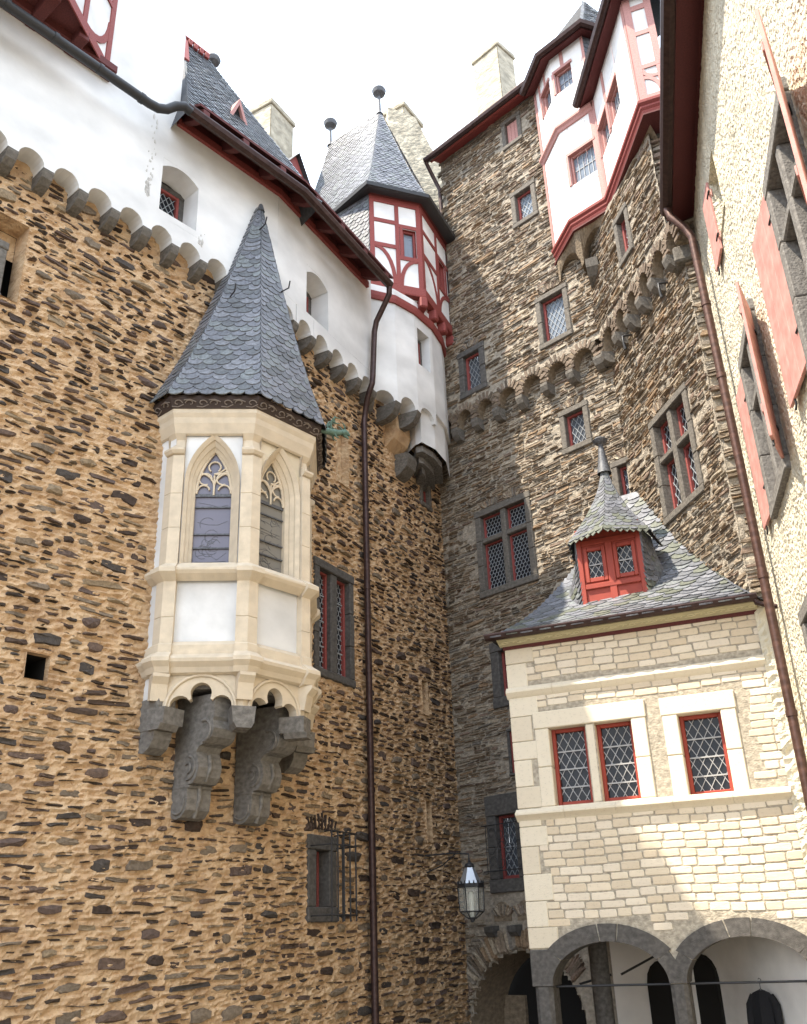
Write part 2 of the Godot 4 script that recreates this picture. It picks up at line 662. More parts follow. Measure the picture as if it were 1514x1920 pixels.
func light(w: Node3D, fr, u0, u1, y0, y1, z, q): # one red casement with its glass
	var fw = q.get("fw", 0.06)
	var fm = M[q.get("fm", "red")]
	var m = Mb.new()
	var zt = z + 0.05
	m.box(u0, u0 + fw, y0, y1, z - 0.03, zt, 0.008)
	m.box(u1 - fw, u1, y0, y1, z - 0.03, zt, 0.008)
	m.box(u0 + fw, u1 - fw, y0, y0 + fw * 1.15, z - 0.03, zt - 0.004, 0.008)
	m.box(u0 + fw, u1 - fw, y1 - fw, y1, z - 0.03, zt - 0.004, 0.008)
	put(w, "frame", m, fm, fr)
	m = Mb.new()
	glass(m, u0 + fw - 0.01, u1 - fw + 0.01, y0 + fw, y1 - fw, z - 0.012, q.get("tilt", 0.02))
	put(w, "glass", m, M[q.get("gm", "glass")], fr)
	var kind = q.get("lat", "d")
	if kind != "n":
		m = Mb.new()
		lattice(m, u0 + fw, u1 - fw, y0 + fw, y1 - fw, z, kind, q.get("pw", 0.13), q.get("ph", 0.22))
		for b in q.get("bars", []):
			var y = lerp(y0, y1, b)
			m.bar(v3(u0 + fw, y, z + 0.012), v3(u1 - fw, y, z + 0.012), 0.018, 0.012)
		put(w, "lead_lattice", m, M[q.get("lm", "lead")], fr)
func window(parent: Node3D, fr: Transform3D, u0, u1, y0, y1, q: Dictionary) -> Node3D:
	# opening u0..u1, y0..y1; q: sw surround width, sp projection, dr depth of the glass, mul mullion, tr transom height, sm surround material
	var sw = q.get("sw", 0.13)
	var sp = q.get("sp", 0.035)
	var dr = q.get("dr", 0.14)
	var m = Mb.new()
	var hw = q.get("head", sw)
	var sl = q.get("sill", sw)
	if sw > 0:
		var jn = max(1, int(round((y1 - y0) / 0.6)))
		for s in [[u0 - sw, u0], [u1, u1 + sw]]:
			for k in jn:
				m.box(s[0], s[1], lerp(y0, y1, float(k) / jn) + 0.003, lerp(y0, y1, float(k + 1) / jn) - 0.003, -dr - 0.06, sp + rnd(-0.004, 0.004), 0.012)
		m.box(u0 - sw - 0.012, u1 + sw + 0.012, y1, y1 + hw, -dr - 0.06, sp + 0.006, 0.012)
		m.box(u0 - sw - 0.012, u1 + sw + 0.012, y0 - sl, y0, -dr - 0.06, sp + 0.012, 0.014)
	else:
		reveal(m, u0, u1, y0, y1, -dr - 0.06, q.get("z1", 0.01))
	backing(m, u0, u1, y0, y1, -dr - 0.3)
	var cols = [[u0, u1]]
	if q.has("mul"):
		var c = (u0 + u1) / 2
		var hwid = q.mul / 2
		m.box(c - hwid, c + hwid, y0, y1, -dr - 0.06, sp - 0.02, 0.02)
		cols = [[u0, c - hwid], [c + hwid, u1]]
	var rows = [[y0, y1]]
	if q.has("tr"):
		for c in cols: m.box(c[0] - 0.002, c[1] + 0.002, q.tr - 0.055, q.tr + 0.055, -dr - 0.06, sp - 0.026, 0.02)
		rows = [[y0, q.tr - 0.055], [q.tr + 0.055, y1]]
	var w = put(parent, "window", m, M[q.get("sm", "greystone")], fr, q.get("label", ""))
	for c in cols:
		for r in rows:
			light(w, fr, c[0], c[1], r[0], r[1], -dr, q)
	return w
func downpipe_path(m: Mb, path: Array, r):
	m.tube(path, r, 12)
	for i in path.size() - 1:
		var d = path[i + 1] - path[i]
		var n = int(d.length() / 1.9)
		for k in range(1, n + 1):
			var p = path[i] + d * (float(k) / (n + 1))
			m.tube([p - d.normalized() * 0.035, p + d.normalized() * 0.035], r * 1.17, 12)

# ---------- the ochre wing on the left
func W(fr: Transform3D, u, n) -> Vector2:
	var p = fr * v3(u, 0, n)
	return v2(p.x, p.z)
const GUT := [-0.085, 0.0, -0.06, -0.06, 0.0, -0.088, 0.06, -0.06, 0.085, 0.0, 0.085, 0.025, 0.065, 0.02, 0.04, -0.045, 0.0, -0.065, -0.05, -0.04, -0.07, 0.0]

func build_left():
	var A1: Transform3D = F.A1
	var A2: Transform3D = F.A2
	var hs = thing("ochre_stone_wing", "long ochre rubble-stone building with white plastered top storey on the left side of the courtyard", "building", A1)
	# mortar with openings
	var h1 = [hole(-2.50, -2.21, 2.88, 3.18), hole(-4.8, -3.25, 7.62, 8.85)]
	var h2 = [hole(1.54, 2.73, 3.84, 5.78), hole(1.4, 2.13, 0.33, 1.46), hole(5.46, 5.94, 8.25, 9.2), hole(2.24, 2.62, 7.45, 8.6), hole(5.12, 5.36, 3.85, 4.5), hole(5.08, 5.28, 1.6, 2.3)]
	var m = Mb.new()
	sheet(m, -6.4, 0.84, -3.0, 9.85, h1, 0.03, 0.05, 10.0, 0.0, null, false, 0.42)
	put(hs, "mortar", m, M.ochre, A1)
	m = Mb.new()
	m.box(-14.0, -6.4, -3.0, 12.0, -0.4, 0.0)
	put(hs, "mortar", m, M.ochre, A1)
	m = Mb.new()
	sheet(m, -0.03, 6.7, -3.0, 9.95, h2, 0.03, 0.05, 10.0, 0.0, null, false, 0.42)
	put(hs, "mortar", m, M.ochre, A2)
	m = Mb.new()
	reveal(m, -2.50, -2.21, 2.88, 3.18, -0.07, 0.03)
	put(hs, "wall_opening", m, M.ochre, A1)
	m = Mb.new()
	reveal(m, -4.8, -3.25, 7.62, 8.85, -0.3, 0.03)
	m.quad(v3(-3.6, 8.45, -0.31), v3(-3.25, 8.45, -0.31), v3(-3.25, 8.85, -0.31), v3(-3.6, 8.85, -0.31))
	put(hs, "wall_opening", m, M.ochre, A1)
	m = Mb.new()
	m.box(-2.6, -2.1, 2.8, 3.25, -0.6, -0.5)
	reveal(m, -2.50, -2.21, 2.88, 3.18, -0.55, -0.07)
	put(hs, "opening_back", m, M.dark, A1)
	for q in [[2.24, 2.62, 7.45, 8.6, 0.13], [5.12, 5.36, 3.85, 4.5, 0.16], [5.08, 5.28, 1.6, 2.3, 0.15]]:
		m = Mb.new()
		reveal(m, q[0], q[1], q[2], q[3], -q[4], 0.03)
		sheet(m, q[0], q[1], q[2], q[3], [], 0.06, 0.02, 5.0, -q[4])
		put(hs, "niche", m, M.ochre_pale, A2)
	# a corbelled stub of rubble beside the downpipe
	m = Mb.new()
	m.across(pv([0, 8.95, 0.2, 9.12, 0.28, 9.3, 0.25, 9.75, 0, 9.75]), 4.05, 4.62)
	put(hs, "corbelled_stub", m, M.ochre, A2)
	m = Mb.new()
	m.across(pv([0, 8.45, 0.12, 8.5, 0.27, 8.64, 0.32, 8.82, 0.3, 8.93, 0, 8.95]), 4.42, 4.78)
	put(hs, "corbel", m, M.greystone, A2)
	# rubble stones
	var orx = func(u, y): return not (u > -1.1 and u < 1.9 and y > 2.5 and y < 9.2 and u < 1.75 - (y - 7) * 0.28 and u > -1.15 + max(0.0, y - 7) * 0.3)
	var ory = func(u, y): return orx.call(u + 0.83, y)
	var g = 0.04
	var gh1 = []
	for h in h1: gh1.append(h.grow(g))
	var gh2 = []
	for h in h2: gh2.append(h.grow(g))
	gh2.append(hole(4.0, 4.8, 8.4, 9.8))
	var list = []
	var occ1 = {}
	var occ2 = {}
	# big stones far apart, then middling ones, then slivers in the mortar between them
	for pass_ in [[[0.09, 0.16], [0.18, 0.36], 0.3, 0.45, 0.5, 0.02, 5], [[0.04, 0.085], [0.14, 0.34], 0.07, 0.3, 0.35, 0.012, 8], [[0.028, 0.065], [0.08, 0.28], 0.035, 0.15, 0.35, 0.01, 8], [[0.02, 0.04], [0.06, 0.24], 0.03, 0.15, 0.3, 0.008, 10], [[0.01, 0.025], [0.05, 0.24], 0.035, 0.2, 0.3, 0.006, 10]]:
		var q = {"h": pass_[0], "w": pass_[1], "gap": pass_[2], "gapy": 0.45, "skip": pass_[3], "patch": pass_[4], "depth": 0.1, "tones": 8, "first": pass_[6], "turn": 0.12, "dip": 0.02, "out": [-0.03, 0.006], "wave": 0.16, "clear": pass_[5], "occ": occ1, "free": orx}
		list += stones(A1, -6.4, 0.84, -3.0, 9.75, gh1, q)
		q["occ"] = occ2
		q["free"] = ory
		list += stones(A2, -0.02, 6.4, -3.0, 9.8, gh2, q)
	var cols = [lin(0.08, 0.055, 0.043), lin(0.12, 0.082, 0.062), lin(0.19, 0.13, 0.1), lin(0.23, 0.18, 0.13), lin(0.1, 0.085, 0.075), lin(0.28, 0.22, 0.16), lin(0.17, 0.12, 0.1), lin(0.36, 0.27, 0.17)]
	pieces(hs, list, SV, "rubble", cols, "stone", "rubble_stones")
	# relieving fans of thin stones over two windows
	m = Mb.new()
	for k in 9:
		m.xf = Transform3D(Basis(v3(0, 0, 1), (k - 4) * -0.09), v3(1.76 + (k - 4) * 0.075, 1.5, 0.0))
		m.box(-0.012, 0.012, 0.06, 0.3 - abs(k - 4) * 0.02, -0.05, 0.035, 0.004)
	put(hs, "relieving_fan", m, M.rubble_dark, A2)
	# plaster storey
	m = Mb.new()
	sheet(m, -14.0, 0.848, 10.05, 12.1, [hole(-1.5, -0.82, 10.16, 11.18)], 0.3, 0.006, 0.8, 0.3)
	put(hs, "plaster_wall", m, M.plaster, A1)
	m = Mb.new()
	sheet(m, -0.032, 3.12, 10.05, 12.3, [hole(0.84, 1.54, 10.08, 11.12)], 0.3, 0.006, 0.8, 0.3)
	put(hs, "plaster_wall", m, M.plaster, A2)
	# arches between the corbels: each bay a plaster piece with a round cut-out, its soffit runs back to the rubble
	var bays = []
	var x = -3.745
	while x > -12: x -= 0.519
	while x < 0.45:
		bays.append([A1, x, 0.519, -14.0, 0.848])
		x += 0.519
	x = 0.0
	for c in [[A2, 0.03, 0.5], [A2, 0.55, 0.52], [A2, 1.08, 0.52], [A2, 1.6, 0.52], [A2, 2.12, 0.52], [A2, 2.64, 0.5]]: bays.append([c[0], c[1], c[2], -0.032, 3.15])
	var mp = [Mb.new(), Mb.new()]
	for b in bays:
		var l = max(b[1], b[3])
		var r = min(b[1] + b[2], b[4])
		var p = PackedVector2Array([v2(l, 10.05), v2(l, 9.68)])
		var c = b[1] + b[2] / 2
		var w = b[2] / 2 - 0.075
		p.append(v2(max(l, c - w), 9.68))
		for k in range(1, 10):
			var t = PI * (1 - k / 10.0)
			var px = c + cos(t) * w * rnd(0.99, 1.01)
			if px > l and px < r: p.append(v2(px, 9.68 + sin(t) * w * rnd(0.97, 1.03)))
		p.append(v2(min(r, c + w), 9.68))
		p.append(v2(r, 9.68))
		p.append(v2(r, 10.05))
		mp[0 if b[0] == A1 else 1].prism(p, -0.04, 0.3)
	put(hs, "plaster_arches", mp[0], M.plaster, A1)
	put(hs, "plaster_arches", mp[1], M.plaster, A2)
	var cp = Mb.new()
	cp.across(pv([-0.05, -0.24, 0.1, -0.235, 0.2, -0.2, 0.28, -0.13, 0.315, -0.04, 0.315, 0.0, -0.05, 0.0]), -0.073, 0.073)
	var cm = cp.mesh()
	for b in bays:
		if b[0] == A1 and b[1] < -7: continue
		var o = put(hs, "corbel", cm, M.greystone, b[0] * Transform3D(Basis(Vector3.UP, rnd(-0.04, 0.04)).scaled(v3(rnd(0.92, 1.08), rnd(0.94, 1.06), 1)), v3(b[1], 9.68, rnd(-0.02, 0.0))))
	put(hs, "corbel", cm, M.greystone, A2 * Transform3D(Basis(), v3(3.15, 9.68, 0)))
	# grime where the gutter pipe once leaked, and under the sills
	for st in [[-1.72, 10.3, 12.0, 46, 0.07], [-0.72, 9.95, 10.2, 10, 0.05]]:
		m = Mb.new()
		for k in st[3]:
			var t = rng.randf()
			var c = v2(st[0] + rnd(-1, 1) * st[4] * (0.4 + t), lerp(st[1], st[2], t * t))
			var w = rnd(0.004, 0.02)
			var h = w * rnd(1.0, 4.0)
			m.prism(PackedVector2Array([c + v2(-w, rnd(-h, 0)), c + v2(0, -h), c + v2(w, rnd(-h, h)), c + v2(rnd(-w, w), h), c + v2(-w * 0.8, h * 0.5)]), 0.3, 0.3075)
		put(hs, "grime", m, M.grime, A1).set_meta("kind", "stuff")
	# windows of the wing
	var wq = {"sw": 0.0, "dr": 0.08, "fw": 0.05, "pw": 0.13, "ph": 0.2, "fm": "red"}
	for w in [[A1, -1.5, -0.82, 10.16, 11.18], [A2, 0.84, 1.54, 10.08, 11.12]]:
		m = Mb.new()
		reveal(m, w[1], w[2], w[3], w[4], -0.12, 0.3)
		put(hs, "window_reveal", m, M.plaster, w[0])
		m = Mb.new()
		var c = (w[1] + w[2]) / 2
		var p = PackedVector2Array([v2(w[1], w[4])])
		for k in 9:
			var t = lerp(-1.0, 1.0, k / 8.0)
			p.append(v2(c + t * 0.34, w[4] - 0.03 - 0.14 * t * t))
		p.append(v2(w[2], w[4]))
		m.prism(p, -0.11, 0.298)
		put(hs, "window_head", m, M.plaster, w[0])
		window(hs, w[0], w[1] + 0.1, w[2] - 0.09, w[3] + 0.08, w[4] - 0.2, {"sw": 0.1, "sp": -0.07, "dr": 0.12, "fw": 0.05, "pw": 0.11, "ph": 0.16, "sm": "basalt"})
	window(hs, A1, -4.5, -3.56, 7.72, 8.4, {"sw": 0.12, "sp": -0.06, "dr": 0.13, "sm": "greystone"})
	window(hs, A2, 1.68, 2.6, 3.97, 5.65, {"sw": 0.13, "mul": 0.19, "dr": 0.12, "fw": 0.045, "lat": "h", "pw": 0.095, "bars": [0.25, 0.5, 0.76], "sm": "basalt", "head": 0.15})
	window(hs, A2, 1.6, 1.94, 0.52, 1.28, {"sw": 0.2, "dr": 0.2, "fw": 0.04, "lat": "g", "pw": 0.2, "ph": 0.3, "sm": "basalt"})
	window(hs, A2, 5.57, 5.84, 8.36, 9.08, {"sw": 0.11, "dr": 0.1, "fw": 0.05, "lat": "d", "pw": 0.09, "ph": 0.14, "sm": "greystone"})
	# eaves: red plate, rafter feet, soffit
	var wf: Transform3D = F.world
	var ev = [W(A1, -1.32, 0.3), W(A1, 0.848, 0.3), W(A2, 2.95, 0.3)]
	m = Mb.new()
	m.mould(ev, vv([0.0, 11.98, 0.06, 11.98, 0.06, 12.12, 0.0, 12.12]))
	put(hs, "eaves_plate", m, M.red, wf)
	m = Mb.new()
	m.mould(ev, vv([0.0, 12.32, 0.62, 11.95, 0.62, 12.0, 0.0, 12.37]))
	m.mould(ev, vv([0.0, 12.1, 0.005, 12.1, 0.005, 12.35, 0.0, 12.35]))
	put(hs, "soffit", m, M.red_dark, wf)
	var rp = pv([-0.05, 12.12, 0.3, 11.9, 0.62, 11.78, 0.62, 11.93, -0.05, 12.31])
	for k in 3:
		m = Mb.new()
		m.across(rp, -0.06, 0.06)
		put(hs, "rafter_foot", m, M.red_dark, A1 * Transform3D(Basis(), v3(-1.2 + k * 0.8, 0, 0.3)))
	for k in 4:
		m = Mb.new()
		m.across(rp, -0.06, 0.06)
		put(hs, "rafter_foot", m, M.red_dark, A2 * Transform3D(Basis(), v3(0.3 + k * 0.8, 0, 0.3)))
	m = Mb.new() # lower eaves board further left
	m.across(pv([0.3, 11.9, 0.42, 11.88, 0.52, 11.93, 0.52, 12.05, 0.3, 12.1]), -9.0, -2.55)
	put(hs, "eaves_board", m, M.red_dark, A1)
	# steep slate roof with its hip
	var sl = []
	var tp = func(u, t): return A1 * v3(u, lerp(11.86, 15.75, t), lerp(0.82, -0.98, t))
	slates(sl, func(t): return tp.call(lerp(-1.48, -0.5, t), t), func(t): return tp.call(lerp(1.4, 0.03, t), t), 4.3, 0.115, 0.17, 5)
	pieces(hs, sl, SL, "slate", slate_cols(1.05), "slate", "roof_slates", 0)
	m = Mb.new()
	m.quad(v3(-1.46, 11.84, 0.8), v3(1.4, 11.84, 0.8), v3(0.03, 15.75, -1.0), v3(-0.48, 15.75, -1.0))
	m.tri(v3(-1.46, 11.84, 0.8), v3(-0.48, 15.75, -1.0), v3(-1.3, 11.84, -1.6))
	m.tri(v3(1.4, 11.84, 0.8), v3(2.2, 11.84, -3.2), v3(0.03, 15.75, -1.0))
	m.quad(v3(-0.48, 15.75, -1.0), v3(0.03, 15.75, -1.0), v3(2.2, 11.84, -3.2), v3(-0.4, 11.84, -3.2))
	put(hs, "roof", m, M.slate_plain, A1)
	m = Mb.new()
	m.bar(v3(-0.85, 14.35, -0.3), v3(-0.55, 15.6, -0.86), 0.1, 0.05, v3(0, 0.42, 0.9))
	m.bar(v3(-0.6, 15.72, -0.88), v3(0.02, 15.72, -0.88), 0.09, 0.05, v3(0, 0.42, 0.9))
	put(hs, "gable_board", m, M.red, A1)
	m = Mb.new()
	for k in 4: m.box(-0.5 + k * 0.13, -0.42 + k * 0.13, 15.5, 15.62, -0.86, -0.79)
	put(hs, "scalloped_trim", m, M.red, A1)
	m = Mb.new() # low lean-to behind the gutter up to the turret
	m.quad(v3(0.6, 12.4, 0.6), v3(3.0, 12.4, 0.6), v3(3.0, 13.0, -3.0), v3(0.6, 13.0, -3.0))
	m.quad(v3(0.6, 13.0, -3.0), v3(4.2, 13.0, -3.0), v3(4.2, 11.0, -7.0), v3(0.6, 11.0, -7.0))
	put(hs, "roof", m, M.slate_plain, A2)
	# triangular ventilation dormer
	var td = facet(A1, v2(-0.6, 0.28), v2(0.4, 0.28)) * Transform3D(Basis(), v3(0.55, 13.15, -0.1))
	m = Mb.new()
	m.prism(pv([-0.2, 0, -0.13, 0, 0.0, 0.36, 0.0, 0.5]), -0.4, 0.06)
	m.prism(pv([0.13, 0, 0.2, 0, 0.0, 0.5, 0.0, 0.36]), -0.4, 0.06)
	m.prism(pv([-0.2, -0.05, 0.2, -0.05, 0.2, 0, -0.2, 0]), -0.4, 0.06)
	var vd = put(hs, "vent_dormer", m, M.pink, td)
	m = Mb.new()
	m.prism(pv([-0.13, 0, 0.13, 0, 0.0, 0.36]), -0.4, 0.0)
	put(vd, "vent", m, M.dark, td)
	# ball finial on the hip
	m = Mb.new()
	m.lathe(vv([0.03, -0.7, 0.028, -0.12, 0.06, -0.1, 0.13, -0.05, 0.16, 0.02, 0.14, 0.08, 0.05, 0.12, 0.0, 0.13]), v3(0.27, 15.95, -1.1))
	put(hs, "finial", m, M.lead_grey, A1)
	# white party wall rising above the eaves
	m = Mb.new()
	m.prism(pv([-2.6, 11.95, -1.28, 12.05, -1.28, 14.05, -1.62, 14.4, -2.6, 14.4]), -0.5, 0.29)
	put(hs, "party_wall", m, M.plaster, A1, "white plastered party wall rising above the eaves")
	# body behind, keeps sun and sky out
	m = Mb.new()
	m.box(-14.0, 0.8, -3.0, 11.8, -7.0, -0.75)
	put(hs, "inner_wall", m, M.dark, A1)
	m = Mb.new()
	m.box(-0.2, 6.0, -3.0, 11.7, -6.5, -0.75)
	put(hs, "inner_wall", m, M.dark, A2)
	m = Mb.new()
	m.prism(pv([0.3, 11.9, 0.3, 12.05, -3.4, 14.4, -7.0, 12.0, -7.0, 11.8]), 2.7, 14.0)
	put(hs, "roof", m, M.slate_plain, A1 * Transform3D(Basis(v3(0, 0, 1), Vector3.UP, v3(-1, 0, 0)), Vector3.ZERO))
	# red dormer by the turret
	var df = frame(-2.05, -15.75, 30)
	m = Mb.new()
	m.box(-0.42, 0.42, 11.5, 15.35, -0.9, 0.0)
	m.prism(pv([-0.42, 15.35, 0.42, 15.35, 0, 15.95]), -0.9, -0.02)
	var dm = put(hs, "dormer", m, M.red, df)
	m = Mb.new()
	for k in 3:
		for j in 2: m.box(-0.3 + k * 0.21, -0.12 + k * 0.21, 14.75 + j * 0.28, 15.0 + j * 0.28, 0.0, 0.02)
	put(dm, "pane", m, M.glass, df)
	m = Mb.new()
	m.quad(v3(-0.55, 15.2, 0.08), v3(0, 16.0, 0.08), v3(0, 16.0, -1.2), v3(-0.55, 15.2, -1.2))
	m.quad(v3(0, 16.0, 0.08), v3(0.55, 15.2, 0.08), v3(0.55, 15.2, -1.2), v3(0, 16.0, -1.2))
	put(dm, "dormer_roof", m, M.slate_plain, df)
	# chimneys
	chimney(hs, frame(-2.9, -17.26, 30), 0.9, 0.95, 12.0, 19.4)

	# gutters and pipes
	m = Mb.new()
	m.mould([W(A1, -1.55, 0.88), W(A1, 0.9, 0.88), W(A2, 2.86, 0.88)], vv(GUT))
	var e = A2 * v3(2.86, 0, 0.88) - v3(0, EYE, 0)
	solo("eaves_gutter", "dark brown half-round gutter under the slate roof of the left wing", "gutter", m, M.copper, wf * Transform3D(Basis(), v3(0, 11.76, 0)))
	m = Mb.new()
	m.tube([v3(-6.5, 11.5, 0.72), v3(-2.1, 11.5, 0.74), v3(-1.96, 11.5, 0.76), v3(-1.83, 11.55, 0.8), v3(-1.72, 11.66, 0.86), v3(-1.6, 11.72, 0.9), v3(-1.48, 11.7, 0.9)], 0.072, 12)
	for k in 6:
		m.tube([v3(-2.2 - k * 0.7, 11.5, 0.737), v3(-2.26 - k * 0.7, 11.5, 0.737)], 0.082, 12)
	solo("gutter_pipe", "black pipe running down along the white wall to the start of the eaves gutter", "pipe", m, M.black_metal, A1)
	m = Mb.new()
	downpipe_path(m, [v3(2.84, 11.72, 0.88), v3(2.86, 11.55, 0.86), v3(2.9, 11.42, 0.75), v3(2.96, 11.1, 0.5), v3(2.99, 10.9, 0.43), v3(2.9, 9.85, 0.42), v3(2.89, 9.68, 0.41), v3(2.91, 9.55, 0.34), v3(2.95, 9.42, 0.26), v3(3.02, 9.25, 0.18), v3(3.03, 9.0, 0.13), v3(3.01, 4.0, 0.13), v3(2.98, -3.0, 0.13)], 0.056)
	solo("downpipe", "brown downpipe running down the ochre wall right of the oriel", "pipe", m, M.copper, A2)

	# half-timbered gallery at the upper left edge
	var gl = thing("half_timbered_gallery", "half-timbered gallery jutting over the eaves at the upper left corner", "gallery", A1, 0.0)
	var pl = [v2(-2.62, 0.35), v2(-4.1, 1.3), v2(-7.0, 1.3)]
	m = Mb.new()
	m.prism(PackedVector2Array([v2(-2.62, 0.3), v2(-2.62, 0.36), v2(-4.1, 1.3), v2(-7.0, 1.3), v2(-7.0, 0.3)]), -0.06, 0.0)
	put(gl, "soffit", m, M.red_dark, A1 * Transform3D(Basis(v3(1, 0, 0), v3(0, 0, 1), v3(0, -1, 0)), v3(0, 12.05, 0)))
	for k in 3:
		m = Mb.new()
		m.box(-3.3 - k * 0.6, -3.14 - k * 0.6, 11.88, 12.06, 0.3, 0.72 + 0.28 * k, 0.01)
		put(gl, "joist", m, M.red_dark, A1)
	var gf = facet(A1, v2(-4.1, 1.3), v2(-2.62, 0.35))
	var gw = 1.76
	m = Mb.new()
	m.box(0, gw, 12.1, 14.6, -0.1, 0.0)
	put(gl, "plaster_panel", m, M.plaster, gf)
	timbers(gl, gf, [[0.0, 12.05, gw, 12.05, 0.18], [gw - 0.06, 12.05, gw - 0.06, 14.6, 0.13], [gw * 0.55, 12.1, gw * 0.55, 14.6, 0.11], [0.3, 12.1, 0.3, 14.6, 0.11], [0, 13.3, gw, 13.3, 0.1]])
	brace(gl, gf, gw - 0.1, 12.9, gw * 0.58, 12.12, 0.1)
	brace(gl, gf, 0.34, 12.14, gw * 0.53, 13.1, 0.1)

func frame_at(fr, u, n): return Transform3D(fr.basis, fr * v3(u, 0, n))
func slate_cols(k = 1.0):
	var o = []
	for c in [[0.085, 0.09, 0.105], [0.1, 0.105, 0.125], [0.12, 0.125, 0.145], [0.075, 0.08, 0.09], [0.11, 0.12, 0.13]]:
		o.append(lin(c[0] * k, c[1] * k, c[2] * k * 0.96))
	return o
func chimney(parent, fr, w, d, y0, y1):
	var m = Mb.new()
	sheet(m, 0, w, y0, y1 - 0.14, [], 0.1, 0.004, 2.0, 0.0)
	m.box(0, w, y0, y1 - 0.14, -d, -0.02)
	m.box(-0.05, w + 0.05, y1 - 0.14, y1 + 0.02, -d - 0.05, 0.05, 0.02)
	return put(parent, "chimney", m, M.old_plaster, fr)
func timbers(parent, fr, list, mk = "red", t = 0.02, called = "timber"):
	for b in list: # x0, y0, x1, y1, width
		var m = Mb.new()
		m.bar(v3(b[0], b[1], t / 2 + 0.001), v3(b[2], b[3], t / 2 + 0.001 + rnd(0.0, 0.004)), b[4], t)
		put(parent, called, m, M[mk], fr)
func brace(parent, fr, x0, y0, x1, y1, w, mk = "red"): # curved brace, a quarter bow from one post to the rail
	var m = Mb.new()
	var p = []
	for k in 8:
		var t = k / 7.0
		p.append(v3(lerp(x0, x1, 1 - cos(t * PI / 2)), lerp(y0, y1, sin(t * PI / 2)), 0.009))
	for k in 7: m.bar(p[k], p[k + 1] + (p[k + 1] - p[k]) * 0.08, w, 0.018 - 0.0006 * (k % 2))
	put(parent, "brace", m, M[mk], fr)

# ---------- the Gothic oriel
func pointed(cx, w, spring, apex, n = 9) -> Array: # pointed arch from the left springing over the apex to the right
	var h = apex - spring
	var r = (w * w + h * h) / (2 * w)
	var o = []
	var a1 = atan2(h, r - w)
	for k in n: # left half: centre on the right
		var t = PI - a1 * k / float(n - 1)
		o.append(v2(cx - w + r + cos(t) * r, spring + sin(t) * r))
	for k in range(n - 2, -1, -1):
		var p = o[k]
		o.append(v2(2 * cx - p.x, p.y))
	return o
func arc(m: Mb, cx, cy, r, a0, a1, w, z, n = 12):
	var p = []
	for k in n + 1:
		var t = lerp(float(a0), float(a1), k / float(n))
		p.append(v3(cx + cos(t) * r, cy + sin(t) * r, z))
	m.tube(p, w, 6)
func scrolls(m: Mb, fr_a: Vector3, fr_b: Vector3, up: Vector3, size, r): # running vine of C-scrolls between two points
	var d = fr_b - fr_a
	var l = d.length()
	d = d.normalized()
	var n = int(l / size)
	for k in n:
		var c = fr_a + d * (k + 0.5) * l / n
		var s = 1.0 if k % 2 == 0 else -1.0
		var p = []
		for i in 14:
			var t = i / 13.0
			var a = t * 4.6 + (0.0 if s > 0 else PI)
			var rr = size * 0.36 * (1 - t * 0.72)
			p.append(c + d * cos(a) * rr * 1.2 + up * sin(a) * rr * s)
		m.tube(p, r, 5)
		m.tube([c + d * (-size * 0.55) - up * size * 0.3 * s, c - up * size * 0.36 * s, c + d * size * 0.55 - up * size * 0.12 * s], r, 5)

